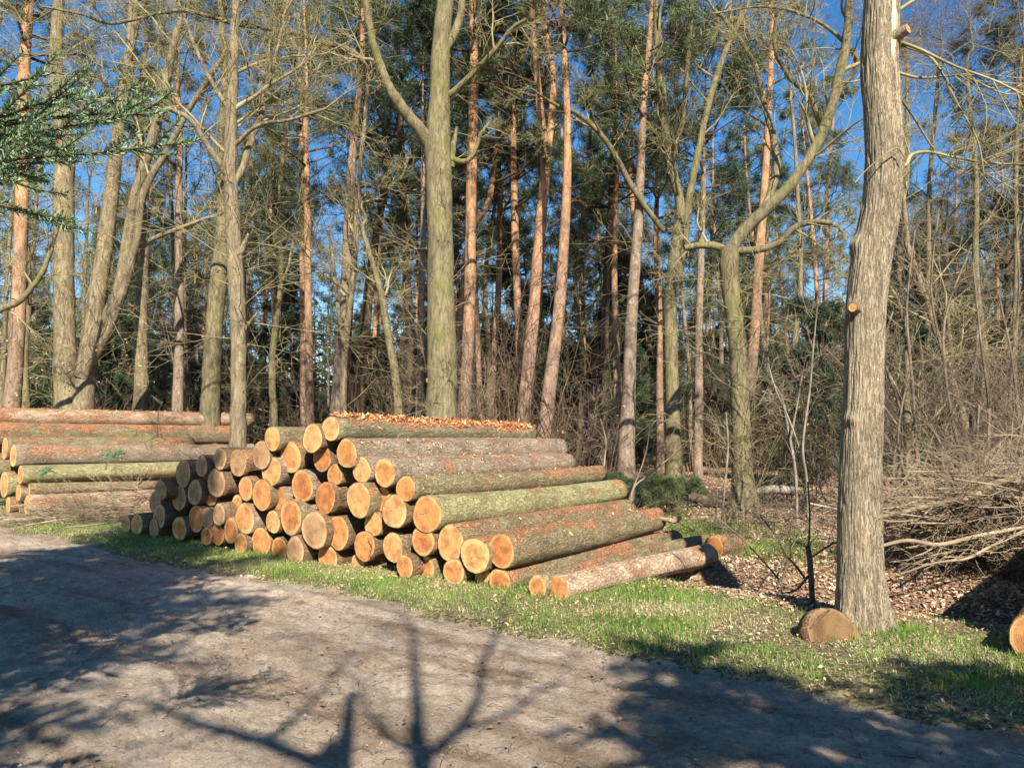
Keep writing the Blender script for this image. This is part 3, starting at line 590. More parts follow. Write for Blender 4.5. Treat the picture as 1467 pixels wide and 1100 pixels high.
def hero_oak(label, Y, stems, bark='oak', twig='twig_oak', spec=OAK, seed=1, group=None, sides=14, stubs=(), name='bare_tree', leaves=None, flare=1.35, cull=None):
    """stems: list of dict(pl=[(px,py,w)...], dy, n=limbs, L=limb length, t0, ext=height above last point)"""
    rng = random.Random(seed); b0 = stems[0]['pl'][0]; bx = pix(b0[0], b0[1], Y)[0]
    base = np.array([bx, Y, gzf(bx, Y)])
    root = thing(name, label, 'tree', base, group); tb = Buf(); bb = Buf()
    for si, s_ in enumerate(stems):
        P = poly_world(s_['pl'], Y + s_.get('y0', 0), s_.get('dy', 0.)); W = np.array([p[2] for p in s_['pl']], float) / 2 / F * P[:, 1]
        if si == 0 and not s_.get('nobase'):
            bot = base.copy(); bot[2] -= .15
            if P[0][2] > base[2] + .05: P = np.vstack([bot, P]); W = np.concatenate([[W[0] * flare], W])
        if s_.get('ext', 0) > 0:
            d = nrm3(tuple(P[-1] - P[-2])); d = nrm3((d[0] + rng.uniform(-.1, .1), d[1] + rng.uniform(-.1, .1), d[2] + .6)); e = s_['ext']
            for q in (.33, .66, 1.):
                P = np.vstack([P, P[-1] + np.array(d) * e / 3 + np.array([rng.uniform(-.15, .15), rng.uniform(-.15, .15), 0])]); W = np.append(W, W[-1] * .72)
        C = catmull(P, 6); Wc = np.interp(np.linspace(0, len(P) - 1, len(C)), np.arange(len(P)), W)
        if si == 0 and not s_.get('nobase'):
            hz = C[:, 2] - base[2]; Wc = Wc * (1 + .45 * np.exp(-np.maximum(hz, 0) / .22))
        C[1:-1] += np.array([[rng.gauss(0, .006), rng.gauss(0, .006), 0] for _ in range(len(C) - 2)])
        Wc = np.maximum(Wc, .008)
        tb.add([tuple(c) for c in C], list(Wc), sides if W[0] > .06 else 8)
        s_['C'] = C; s_['Wc'] = Wc
        t0 = s_.get('t0', .35); nL = int(s_.get('n', 10) * 1.15 + .5); LL = s_.get('L', 2.5) * 1.25
        for q in range(nL):
            t = t0 + (1 - t0) * (q + rng.random()) / nL; p, d, i = pick(C, min(.999, t))
            cdv = child_dir(rng, d, R(rng.uniform(35, 75))); r0 = min(Wc[i] * .45, .05) * rng.uniform(.5, 1.1)
            cdv = nrm3((cdv[0], cdv[1], cdv[2] + .15))
            bb2 = Buf() if cull else bb
            grow(rng, bb2, p, cdv, LL * rng.uniform(.55, 1.2) * (1.1 - .4 * t), max(.008, r0), 0, spec)
        for q in range(int(s_.get('whips', 0) * 1.5)):
            p, d, i = pick(C, rng.uniform(.05, .9)); cdv = child_dir(rng, d, R(rng.uniform(50, 90)))
            grow(rng, bb, p, cdv, rng.uniform(.7, 2.2), .009, 1, dict(spec, n=[0, 5, 3]))
    for (px, py, dx_, dy_, w_) in stubs:
        p = pix(px, py, Y - .05); r_ = w_ / 2 / F * Y; d = np.array([dx_ / F * Y, -.06, -dy_ / F * Y])
        tb.add([tuple(p - d * .4), tuple(p + d * .5), tuple(p + d)], [r_ * 1.2, r_, r_ * .8], 8)
        mesh_cap(tuple(p + d), nrm3(tuple(d)), r_ * .78, root)
    tb.build('trunk', M[bark], root, base, lump=.05, seed=seed); bb.build('branches', M[twig], root, base)
    if leaves:
        rs = np.random.RandomState(seed); N, zc = leaves; pts = []
        allp = np.array([p for L in bb.d.values() for a, b in L for p in a[-2:]]); sel = allp[allp[:, 2] < zc]; 
        if len(sel):
            sel = sel[rs.randint(0, len(sel), N)]; V, f, var = leaf_quads(rs, sel - base, .045); mesh_obj('dry_leaves', V, f, M['leaf'], root, smooth_=False, var=.5 + .4 * var)
    return root
def mesh_cap(c, d, r, root):
    """pale sawn face on a stub"""
    c = np.array(c) + np.array(d) * .004; A = np.cross(d, (0.3, .2, 1.)); A /= np.linalg.norm(A); B = np.cross(d, A); k = 10; ang = 2 * math.pi * np.arange(k) / k
    V = np.vstack([c, c + r * (np.cos(ang)[:, None] * A + np.sin(ang)[:, None] * B)]) - np.array(root.location)
    f = np.stack([np.zeros(k, int), 1 + np.arange(k), 1 + (np.arange(k) + 1) % k], -1)
    uv = np.vstack([[0, 0], np.stack([np.cos(ang), np.sin(ang)], -1)]); return mesh_obj('sawn_stub', V, f, M['cut'][1], root, uv=uv)
def leaf_quads(rs, C, size):
    N = len(C); n_ = rs.randn(N, 3); n_[:, 2] = np.abs(n_[:, 2]) + 1.0; n_ /= np.linalg.norm(n_, axis=1, keepdims=True)
    a = np.cross(n_, rs.randn(N, 3)); a /= np.linalg.norm(a, axis=1, keepdims=True); b = np.cross(n_, a)
    s_ = size * rs.uniform(.5, 1.1, (N, 1)); w_ = s_ * rs.uniform(.35, .6, (N, 1)); cu = rs.uniform(0, .5, (N, 1))
    V = np.stack([C - a * s_, C + b * w_ + n_ * w_ * cu, C + a * s_, C - b * w_ + n_ * w_ * cu], 1).reshape(-1, 3)
    i = np.arange(N) * 4; f = np.concatenate([np.stack([i, i + 1, i + 2], -1), np.stack([i, i + 2, i + 3], -1)])
    v = rs.rand(N); return V, f, np.concatenate([v, v])

def hero_pine(label, Y, pl, H=17., crown=.55, bark='pine', seed=1, group=None, nb=26, dead=14, forks=(), needles='needle', BL=2.2, name='pine_tree'):
    rng = random.Random(seed); rs = np.random.RandomState(seed); P = poly_world(pl, Y); W = np.array([p[2] for p in pl], float) / 2 / F * Y
    bx = P[0][0]; base = np.array([bx, Y, gzf(bx, Y)]); root = thing(name, label, 'tree', base, group); tb = Buf(); bb = Buf(); tips = []
    if P[0][2] > base[2] + .05: P = np.vstack([base - np.array([0, 0, .15]), P]); W = np.concatenate([[W[0] * 1.2], W])
    top = P[-1][2]
    if H > top + 1:
        dr = (P[-1] - P[-2]); dr = dr / dr[2]; n = 3
        for q in range(n): P = np.vstack([P, P[-1] + np.array([dr[0] * .5 + rng.uniform(-.05, .05), dr[1], 1]) * (H - top) / n]); W = np.append(W, W[-1] * .62)
    C = catmull(P, 6); Wc = np.maximum(np.interp(np.linspace(0, len(P) - 1, len(C)), np.arange(len(P)), W), .015); tb.add([tuple(c) for c in C], list(Wc), 12)
    for fk in forks:
        Q = poly_world(fk, Y, .3); w_ = np.array([p[2] for p in fk]) / 2 / F * Y; Q = np.vstack([Q, Q[-1] + np.array([.1, 0, 1.]) * 4]); w_ = np.append(w_, w_[-1] * .5); Cq = catmull(Q, 5)
        tb.add([tuple(c) for c in Cq], list(np.interp(np.linspace(0, len(Q) - 1, len(Cq)), np.arange(len(Q)), w_)), 10)
        for q in range(8):
            p, d, i = pick(Cq, rng.uniform(.6, 1)); a = rng.uniform(0, 6.28); grow(rng, bb, p, nrm3((math.cos(a), math.sin(a), .3)), BL * rng.uniform(.5, 1), .03, 0, PINEB, tips)
    zs = C[:, 2]; 
    def at_h(h):
        i = int(np.clip(np.searchsorted(zs, h), 1, len(C) - 1)); return C[i], Wc[i]
    for q in range(nb):
        t = crown + (1 - crown) * (q + rng.random()) / nb; p, r = at_h(base[2] + H * min(t, .995)); a = rng.uniform(0, 6.28); e = rng.uniform(-.1, .45)
        k = 1 - .65 * ((t - crown) / (1 - crown)) ** 2
        grow(rng, bb, tuple(p), nrm3((math.cos(a), math.sin(a), e)), BL * k * rng.uniform(.6, 1.15), min(.05, r * .5), 0, PINEB, tips)
    for q in range(dead):
        t = rng.uniform(.18, crown + .05); p, r = at_h(base[2] + H * t); a = rng.uniform(0, 6.28)
        grow(rng, bb, tuple(p), nrm3((math.cos(a), math.sin(a), rng.uniform(-.3, .3))), rng.uniform(.5, 1.9), .013, 0, DEADPINE)
    tb.build('trunk', M[bark], root, base, lump=.04, seed=seed); bb.build('branches', M['twig_brown'], root, base)
    V, f, var = tufts(rs, tips, 13, .15, .007, .6, .05); mesh_obj('crown', V - base, f, M[needles], root, smooth_=False, var=var)
    return root

# ------------------------------------------------------------------ the near oak on the right (own detailed trunk)
def near_oak():
    Y = 6.33; pl = [(1238, 905, 84), (1236, 870, 78), (1233, 820, 70), (1232, 760, 67), (1232, 700, 66), (1236, 600, 62), (1238, 520, 60), (1241, 440, 62), (1250, 365, 63), (1262, 300, 62), (1267, 240, 60), (1265, 170, 60), (1260, 100, 60), (1262, 30, 58), (1266, -40, 54), (1272, -160, 50), (1275, -320, 44)]
    P = poly_world(pl, Y); W = np.array([p[2] for p in pl]) / 2 / F * Y * .9
    base = np.array([P[0][0], Y, gzf(P[0][0], Y)]); P = np.vstack([P[0] - [0, 0, .2], P]); W = np.concatenate([[W[0] * 1.25], W])
    C = catmull(P, 26); Wc = np.interp(np.linspace(0, len(P) - 1, len(C)), np.arange(len(P)), W); k = 200; ang = 2 * math.pi * np.arange(k) / k
    z = C[:, 2]; A, Z = np.meshgrid(ang, z); hz = Z - base[2]
    r = Wc[:, None] * np.ones(k)
    root_f = np.exp(-np.maximum(hz, 0) / .16); r = r * (1 + root_f * (.18 + .2 * np.cos(5 * A + 1.) * np.sin(A * 2 + .5)))
    ridg = vnoise(A * 14 / 1.0 + 3 * vnoise(A * 2, Z * 3), Z * 2.6); ridg2 = vnoise(A * 26 + 2 * vnoise(A * 3, Z * 6), Z * 7 + 40)
    ridg = vnoise(A * 24 / math.pi * 2 + 2.5 * vnoise(A * 3, Z * 3), Z * 2.4); r = r - .009 * (1 - smooth(np.abs(ridg - .5), 0, .2)) * (1 + .5 * root_f) - .008 * ridg2 + .014 * fbm(A * 1.5, Z * 1.4, 3)
    # healed branch collars
    def knob(px, py, amp, sx, sz): 
        q = pix(px, py, Y); i = np.argmin(abs(z - q[2])); a0 = math.acos(np.clip((q[0] - C[i][0]) / Wc[i], -1, 1)); a0 = -a0
        da = np.angle(np.exp(1j * (A - a0))); return amp * np.exp(-(da / sx) ** 2 - ((Z - q[2]) / sz) ** 2)
    r = r + knob(1265, 275, .022, .5, .07) - knob(1265, 275, .02, .16, .025) + knob(1212, 600, .03, .45, .05) + knob(1213, 350, .045, .5, .07) + knob(1217, 440, .025, .4, .05) + knob(1290, 60, .035, .4, .08)
    # long scar at the top
    i0 = np.array([np.interp(zz, z, C[:, 0]) for zz in z]); sc_a = -1.2; da = np.angle(np.exp(1j * (A - sc_a)))
    scar = np.exp(-(da / .16) ** 4) * smooth(Z, pix(1270, 125, Y)[2], pix(1270, 60, Y)[2]); r = r - .02 * scar
    V = np.stack([C[:, 0:1] + r * np.cos(A), C[:, 1:2] + r * np.sin(A), Z], -1).reshape(-1, 3); n = len(C)
    i, c = np.meshgrid(np.arange(n - 1), np.arange(k), indexing='ij'); c2 = (c + 1) % k
    f = np.stack([i * k + c, i * k + c2, (i + 1) * k + c2, (i + 1) * k + c], -1).reshape(-1, 4)
    root = thing('oak_tree', 'thick pale furrowed oak trunk standing nearest, right of the path verge, with a sawn stub', 'tree', base)
    mi = (scar.reshape(n, k)[:-1] > .5).ravel().astype(int); mossm = (np.exp(-((np.angle(np.exp(1j * (A + .35)))) / .4) ** 2) * smooth(Z, 3.2, 3.6) * (1 - smooth(Z, 5.2, 5.6)) * (.5 + vnoise(A * 6, Z * 9)) > .62)
    mi = np.where(mossm[:-1].ravel() & (mi == 0), 2, mi)
    sc_m = flat_twig('bare_scar_wood', (.42, .33, .22), (.62, .52, .38), 6.); mo = flat_twig('moss', (.05, .06, .012), (.13, .14, .03), 30.)
    mesh_obj('trunk', V - base, f, [M['oak_pale'], sc_m, mo], root, midx=mi)
    rng = random.Random(5); bb = Buf(); tb = Buf()
    for (px, py, dx, dy, w_) in ((1225, 441, -7, 1, 13), (1290, 48, 6, -2, 15)):
        q = pix(px, py, Y - .13); r_ = w_ / 2 / F * Y; d = np.array([dx / F * Y, -.05, -dy / F * Y]); tb = Buf(); tb.add([tuple(q - d * .8), tuple(q + d * .3), tuple(q + d)], [r_ * 1.35, r_ * 1.05, r_], 12); sb_ = tb.build('branch_stub', M['oak_pale'], root, base); c_ = mesh_cap(tuple(q + d), nrm3(tuple(d)), r_ * .93, root); c_.parent = sb_
    limbs = [[(1285, 232, 9), (1297, 238, 8), (1306, 222, 7), (1330, 218, 6), (1370, 226, 5), (1420, 234, 4), (1480, 236, 3)],
             [(1288, 60, 7), (1320, 72, 6), (1370, 96, 4.5), (1430, 118, 4), (1490, 150, 3)],
             [(1290, 65, 6), (1330, 80, 5), (1352, 110, 4.5), (1372, 150, 4), (1400, 200, 3), (1410, 250, 2)],
             [(1288, 105, 6), (1320, 112, 5), (1380, 110, 4), (1440, 135, 3), (1490, 128, 2)],
             [(1282, 130, 5), (1310, 170, 4), (1350, 230, 3), (1400, 255, 2)],
             [(1280, 20, 8), (1330, -10, 6), (1400, -30, 5), (1490, -20, 3)],
             [(1235, -60, 9), (1190, -90, 7), (1120, -110, 5), (1050, -100, 3)]]
    for q, lb in enumerate(limbs):
        Pq = poly_world(lb, Y, rng.uniform(-.6, .9)); Wq = np.array([p[2] for p in lb]) / 2 / F * Y; Cq = catmull(Pq, 4); bb.add([tuple(c) for c in Cq], list(.78 * np.interp(np.linspace(0, len(Pq) - 1, len(Cq)), np.arange(len(Pq)), Wq)), 7)
        for s_ in range(7):
            p, d, i = pick(Cq, rng.uniform(.25, 1)); grow(rng, bb, p, child_dir(rng, d, R(rng.uniform(25, 55))), rng.uniform(.4, 1.1), .006, 1, dict(OAK, n=[5, 4, 3], rmin=.0022))
    for q in range(8):
        p, d, i = pick(C, rng.uniform(.93, .999)); grow(rng, bb, p, child_dir(rng, d, R(rng.uniform(30, 60))), rng.uniform(1.2, 2.4), .035, 0, OAK2)
    # small twig crossing the trunk front
    Pq = poly_world([(1296, 225, 3), (1285, 212, 3), (1262, 226, 2.5), (1240, 245, 2), (1225, 262, 1.5)], Y - .22); bb.add([tuple(c) for c in catmull(Pq, 4)], [.006] * (4 * 4 + 1), 5)
    bb.build('branches', M['twig_oak'], root, base)
near_oak()

# ------------------------------------------------------------------ bare trees shaped after the photo
hero_oak('big multi stemmed oak at far left with a sawn stub, behind the left log pile', 20., [
    dict(pl=[(97, 600, 34), (94, 540, 32), (92, 470, 29), (91, 380, 28), (92, 280, 27), (91, 210, 25), (80, 110, 19), (84, 0, 15)], n=9, L=3., t0=.5, ext=4, whips=25),
    dict(pl=[(118, 600, 34), (122, 540, 28), (135, 460, 24), (148, 370, 22), (158, 290, 21), (168, 200, 18), (185, 90, 15), (192, 0, 13)], dy=.8, n=9, L=3., t0=.45, ext=4, whips=25),
    dict(pl=[(118, 540, 22), (140, 480, 19), (172, 410, 16), (190, 300, 15), (212, 220, 14), (232, 150, 12), (250, 60, 10), (270, 0, 8)], dy=-.8, n=9, L=3., t0=.4, ext=3, whips=25),
    dict(pl=[(132, 520, 14), (165, 450, 13), (195, 350, 12), (205, 280, 10), (240, 215, 9), (275, 150, 8), (320, 80, 7)], dy=-1.6, n=8, L=2.5, t0=.3, ext=2),
    dict(pl=[(190, 370, 8), (215, 345, 7), (250, 330, 6), (290, 315, 5), (320, 305, 4)], dy=-.5, n=4, L=1.2, t0=.3)],
    bark='oak', stubs=[(92, 474, 7, -1, 13)], seed=11, sides=18, leaves=(260, 4.5), name='oak_tree')
hero_oak('slim pale oak rising just behind the stack with two broken snags', 13.2, [
    dict(pl=[(340, 665, 25), (341, 560, 22), (342, 470, 22), (338, 400, 22), (334, 330, 22), (330, 260, 20), (331, 180, 17), (334, 90, 14), (338, 0, 11)], n=10, L=2.2, t0=.5, ext=3, whips=22),
    dict(pl=[(333, 262, 12), (315, 235, 10), (295, 205, 8), (270, 170, 7), (225, 152, 6), (160, 142, 5), (120, 150, 3)], dy=-.8, n=7, L=1.5, t0=.3),
    dict(pl=[(331, 270, 12), (348, 240, 10), (360, 200, 9), (375, 160, 8), (385, 110, 6), (405, 40, 5)], dy=.5, n=7, L=1.5, t0=.3, ext=1),
    dict(pl=[(330, 160, 9), (305, 120, 7), (280, 70, 6), (262, 20, 5)], dy=.5, n=6, L=1.4, t0=.3, ext=1),
    dict(pl=[(334, 210, 7), (370, 180, 6), (415, 172, 5), (470, 155, 4)], dy=-.5, n=6, L=1.2, t0=.3),
    dict(pl=[(342, 370, 11), (349, 352, 7), (356, 335, 4)], n=0), dict(pl=[(343, 490, 9), (352, 470, 5), (368, 448, 3)], n=0), dict(pl=[(341, 480, 7), (335, 462, 5), (331, 455, 4)], n=0)],
    bark='oak', seed=12, sides=16, name='oak_tree')
hero_oak('mossy leaning oak right behind the slim pale one', 21., [
    dict(pl=[(300, 600, 30), (304, 520, 26), (309, 440, 24), (317, 360, 22), (322, 290, 20), (318, 220, 16), (322, 120, 12), (316, 0, 9)], n=11, L=2.8, t0=.4, ext=4)], bark='oak_mossy', seed=13, name='oak_tree')
hero_oak('straight grey trunk between the multi stemmed oak and the mossy one', 23., [
    dict(pl=[(201, 600, 22), (202, 500, 20), (203, 420, 17), (206, 340, 14), (200, 240, 11), (205, 100, 8)], n=10, L=2.6, t0=.4, ext=3)], bark='oak', seed=14, name='oak_tree')
hero_oak('largest central oak behind the stack, forking left high up', 16., [
    dict(pl=[(634, 650, 50), (633, 560, 43), (632, 460, 40), (631, 360, 38), (629, 270, 37), (627, 210, 38), (630, 140, 30), (632, 60, 27), (640, -20, 24), (645, -120, 20)], n=7, L=3., t0=.68, ext=2, whips=16),
    dict(pl=[(620, 215, 22), (604, 190, 19), (580, 160, 17), (560, 130, 15), (545, 95, 13), (532, 50, 11), (524, 0, 10), (515, -60, 8)], dy=-1., n=8, L=2.2, t0=.35, ext=2),
    dict(pl=[(566, 140, 11), (540, 105, 10), (500, 73, 9), (460, 60, 8), (420, 47, 8), (375, 40, 7), (340, 35, 7), (300, 24, 6), (262, 16, 6), (225, 20, 5), (160, 34, 5), (115, 20, 4), (60, 10, 3)], dy=-3.5, n=14, L=1.3, t0=.2),
    dict(pl=[(640, 140, 10), (665, 118, 9), (690, 92, 8), (715, 65, 7), (735, 40, 6), (755, 28, 5)], dy=-1., n=6, L=1.2, t0=.4),
    dict(pl=[(640, 225, 10), (662, 232, 8), (678, 222, 6), (690, 190, 5), (705, 172, 4)], n=3, L=.9, t0=.4),
    dict(pl=[(648, 240, 7), (650, 205, 9), (655, 182, 4)], n=0),
    dict(pl=[(632, 80, 14), (655, 40, 12), (662, -10, 10)], n=5, L=2, t0=.4, ext=2)],
    bark='oak_mossy', seed=15, sides=26, stubs=[(618, 545, -5, 0, 9)], name='oak_tree')
hero_oak('mossy twin stemmed tree whose base stands behind the small green pines', 19., [
    dict(pl=[(966, 690, 24), (964, 600, 21), (962, 520, 20), (960, 440, 19), (966, 370, 17), (975, 300, 14), (958, 220, 13), (948, 130, 12), (942, 40, 10), (938, -40, 8)], n=11, L=2.6, t0=.45, ext=3, whips=22),
    dict(pl=[(962, 430, 13), (978, 370, 11), (985, 300, 11), (1000, 220, 10), (1020, 130, 9), (1045, 60, 8), (1075, 0, 6)], dy=.8, n=9, L=2.2, t0=.3, ext=3),
    dict(pl=[(958, 250, 9), (978, 170, 8), (985, 90, 7), (992, 0, 6)], dy=-.6, n=8, L=2., t0=.3, ext=2),
    dict(pl=[(950, 330, 8), (910, 275, 9), (870, 205, 8), (830, 165, 7), (795, 150, 5), (750, 120, 3)], dy=-1.5, n=8, L=1.3, t0=.3)],
    bark='oak_mossy', seed=16, sides=14, name='oak_tree')
hero_oak('crooked mossy oak with a long dark limb reaching up right toward the near trunk', 14.6, [
    dict(pl=[(1068, 738, 34), (1064, 680, 29), (1061, 600, 27), (1058, 520, 26), (1052, 450, 25), (1046, 400, 26), (1044, 355, 28)], n=0, whips=26),
    dict(pl=[(1044, 365, 20), (1062, 335, 18), (1085, 312, 18), (1108, 290, 17), (1135, 262, 16), (1160, 225, 15), (1180, 185, 15), (1198, 130, 15), (1212, 60, 13), (1217, 0, 12), (1220, -80, 10)], dy=-1., nobase=1, n=10, L=2., t0=.35, ext=2),
    dict(pl=[(1050, 352, 13), (1075, 325, 12), (1098, 290, 12), (1112, 245, 11), (1108, 200, 10), (1095, 150, 8), (1080, 90, 7), (1040, 30, 6)], dy=.9, nobase=1, n=8, L=1.6, t0=.3, ext=1),
    dict(pl=[(1042, 360, 13), (1022, 352, 11), (1000, 352, 10), (980, 355, 7)], nobase=1, n=3, L=.8, t0=.4),
    dict(pl=[(1050, 360, 12), (1085, 358, 11), (1115, 348, 10), (1140, 325, 9), (1170, 318, 8), (1200, 324, 6), (1212, 345, 4)], dy=-.8, nobase=1, n=5, L=.9, t0=.4),
    dict(pl=[(1178, 190, 8), (1160, 140, 8), (1130, 110, 7), (1110, 70, 6), (1112, 20, 5)], dy=-.8, nobase=1, n=6, L=1.2, t0=.3),
    dict(pl=[(1200, 130, 8), (1225, 100, 7), (1218, 70, 6), (1170, 30, 5), (1100, 10, 4), (1020, 20, 3)], dy=-1.2, nobase=1, n=7, L=1.2, t0=.3)],
    bark='oak_mossy', seed=17, sides=16, name='oak_tree')
hero_oak('thin curved tree leaning right behind the near oak trunk', 15., [
    dict(pl=[(1388, 640, 12), (1368, 560, 11), (1340, 470, 10), (1318, 400, 10), (1302, 360, 8), (1296, 300, 7)], n=10, L=1.8, t0=.2, ext=2, whips=10)], bark='oak', seed=18, name='bare_tree')
hero_oak('mossy dangling green stem just right of the near oak trunk', 12., [
    dict(pl=[(1300, 600, 12), (1299, 540, 9), (1298, 480, 7), (1290, 440, 6), (1275, 410, 4)], n=6, L=1.2, t0=.2, ext=0)], bark='oak_mossy', seed=19, name='bare_tree')
hero_oak('twisted mossy stem left of the largest central oak', 18., [
    dict(pl=[(572, 610, 13), (566, 540, 12), (556, 480, 11), (546, 420, 10), (535, 380, 8), (520, 330, 6)], n=8, L=1.6, t0=.3, ext=1, whips=10)], bark='oak_mossy', seed=20, name='bare_tree')
hero_oak('narrow oak in front of the leaning pine left of centre', 20., [
    dict(pl=[(492, 610, 11), (492, 540, 10), (497, 470, 10), (507, 380, 9), (512, 300, 8), (520, 200, 6), (530, 90, 5)], n=12, L=2.2, t0=.3, ext=3, whips=10),
    dict(pl=[(494, 500, 7), (484, 440, 6), (478, 380, 5), (470, 330, 4)], n=4, L=1.2, t0=.3)], bark='oak', seed=21, name='bare_tree')
hero_oak('mossy curved stem crossing in front of the orange pine at far left', 17., [
    dict(pl=[(128, 560, 0.1), (138, 520, 10), (160, 440, 9), (170, 390, 8)], n=3, L=1.2, t0=.3), dict(pl=[(-20, 480, 9), (30, 430, 8), (60, 390, 7), (78, 340, 6), (90, 300, 4)], n=5, L=1.2, t0=.3)][1:], bark='oak_mossy', seed=22, name='bare_tree')
for q, (px, Y, w_, tp, lb) in enumerate([(1290, 30., 12, 1300, 'slender bare tree right of the near trunk, far behind the brush'), (1330, 26., 10, 1345, 'bare forest tree rising above the left end of the brush pile'),
        (1405, 24., 11, 1385, 'bare tree with fine twigs near the right picture edge'), (1450, 20., 10, 1462, 'bare tree rising at the very right picture edge'), (830, 27., 9, 850, 'thin bare tree right of the leaning reddish pine'), (395, 26., 10, 420, 'thin bare tree between the pale oak and the leaning pine'), (250, 27., 9, 238, 'thin bare tree behind the forked left oak stems'),
        (40, 26., 11, 30, 'bare oak behind the orange pine at the left edge'), (700, 25., 8, 720, 'thin bare tree between the two tall orange pines'), (1140, 24., 9, 1130, 'thin bare tree between the crooked oak and the near trunk')]):
    rr_ = random.Random(q + 50)
    hero_oak(lb, Y, [dict(pl=[(px, 640, w_ * 1.1), (px + rr_.uniform(-6, 6), 520, w_), (px + rr_.uniform(-8, 8), 400, w_ * .8), ((px + tp) / 2 + rr_.uniform(-8, 8), 260, w_ * .65), (tp, 100, w_ * .45)], n=11, L=3.2, t0=.3, ext=2, whips=12)], bark=rr_.choice(['oak', 'oak_mossy']), twig='twig_grey' if px > 1150 else 'twig_oak', spec=OAK2, seed=60 + q, name='bare_tree')

# ------------------------------------------------------------------ pines shaped after the photo
PG = None
hero_pine('orange barked pine at the far left edge', 20., [(16, 600, 24), (22, 520, 21), (27, 430, 19), (31, 300, 18), (33, 200, 17), (36, 80, 15), (42, 0, 13)], seed=31)
hero_pine('grey pine leaning right, left of the centre, rough barked', 21., [(484, 620, 27), (490, 520, 23), (497, 420, 20), (500, 310, 15), (507, 200, 11), (518, 100, 9)], bark='pine_grey', seed=32)
hero_pine('tall straight orange pine just right of the largest central oak', 20., [(664, 610, 20), (669, 520, 18), (673, 420, 17), (674, 330, 16), (677, 200, 15), (679, 90, 13), (676, 0, 11)], seed=33, crown=.62)
hero_pine('second orange pine stem leaning close behind the tall straight one', 21.5, [(656, 610, 15), (661, 520, 14), (664, 430, 13), (676, 330, 11), (700, 290, 9), (712, 200, 7)], seed=34, H=15)
hero_pine('forked orange pine leaning right at the picture centre', 20., [(750, 620, 24), (757, 530, 21), (765, 450, 20), (771, 370, 18), (777, 290, 16), (781, 230, 15), (772, 140, 11), (765, 50, 9), (762, 0, 8)], forks=[[(780, 240, 13), (789, 180, 11), (792, 100, 9), (778, 0, 7)]], seed=35, crown=.6)
hero_pine('reddish pine leaning right from the far end of the stack', 17.5, [(776, 655, 24), (783, 590, 21), (793, 510, 19), (802, 430, 17), (808, 350, 15), (813, 230, 12), (811, 130, 10), (806, 40, 8)], seed=36, crown=.6)
hero_pine('slim orange pine between the tall straight one and the forked one', 22., [(744, 610, 13), (744, 500, 12), (740, 400, 11), (737, 300, 11), (735, 180, 8)], seed=37, H=14)
hero_pine('reddish brown pine right of centre with rough lower bark', 19., [(897, 650, 25), (901, 560, 20), (905, 450, 17), (913, 340, 15), (917, 260, 13), (922, 150, 10), (930, 60, 8)], bark='pine_grey', seed=38)
hero_pine('leaning orange pine right behind the crooked mossy oak', 22., [(1066, 640, 16), (1074, 560, 15), (1082, 460, 15), (1088, 360, 14), (1095, 270, 12), (1102, 140, 9), (1106, 50, 7)], seed=39, crown=.6)
hero_pine('straight slender brown pine between the mossy twin and the crooked oak', 22., [(1000, 665, 14), (1001, 580, 13), (1001, 480, 11), (1004, 380, 10), (1008, 250, 7)], bark='pine_grey', seed=40, H=14, needles='needle_dark')
hero_pine('thin brown pine left of the reddish brown one', 24., [(883, 640, 12), (884, 560, 11), (882, 470, 10), (880, 380, 9), (884, 250, 6)], seed=41, H=15)
hero_pine('slim straight pine halfway between pale oak and leaning grey pine', 23., [(444, 620, 13), (443, 520, 11), (441, 400, 10), (440, 300, 9), (438, 180, 7)], seed=42, crown=.55)
hero_pine('brown pine between the multi stemmed oak and mossy leaning oak', 23., [(254, 600, 17), (256, 520, 14), (257, 430, 13), (256, 330, 11), (257, 200, 9)], bark='pine_grey', seed=43)
hero_pine('thin grey pine close left of the largest central oak', 20., [(600, 620, 12), (602, 540, 11), (603, 450, 10), (606, 340, 8), (606, 230, 6)], bark='pine_grey', seed=44, H=13, needles='needle_dark')
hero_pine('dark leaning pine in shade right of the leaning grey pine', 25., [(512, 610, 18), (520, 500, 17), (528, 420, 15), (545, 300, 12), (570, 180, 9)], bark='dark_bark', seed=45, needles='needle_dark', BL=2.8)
hero_pine('thin pale pine stem behind the tall straight orange one', 24., [(690, 620, 9), (686, 540, 8), (683, 450, 7), (680, 350, 6)], seed=46, H=13)
hero_pine('thin red pine stem left of the slim orange pine', 25., [(703, 620, 10), (707, 520, 10), (714, 420, 9), (716, 320, 8)], seed=47, H=15)
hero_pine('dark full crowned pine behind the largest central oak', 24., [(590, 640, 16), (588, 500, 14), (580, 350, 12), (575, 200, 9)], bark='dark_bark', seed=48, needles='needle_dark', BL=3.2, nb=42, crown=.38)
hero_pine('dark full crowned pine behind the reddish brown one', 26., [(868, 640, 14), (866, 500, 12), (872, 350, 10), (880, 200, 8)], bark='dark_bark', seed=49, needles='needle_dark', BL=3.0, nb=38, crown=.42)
hero_pine('pine with a dense dark crown at the right picture edge', 24., [(1478, 640, 18), (1476, 500, 16), (1472, 300, 14), (1470, 100, 10)], bark='pine', seed=50, needles='needle_dark', BL=2.6, nb=34, crown=.6, H=16)
hero_pine('dark bushy pine low behind the brush at right', 27., [(1440, 640, 12), (1442, 500, 11), (1445, 380, 9)], bark='dark_bark', seed=51, needles='needle_dark', BL=2.8, nb=34, crown=.35, H=9.5)
hero_pine('brown pine stem visible between twin mossy tree and straight slender pine', 26., [(946, 650, 12), (945, 560, 11), (944, 450, 10), (940, 330, 8)], seed=52, H=15)

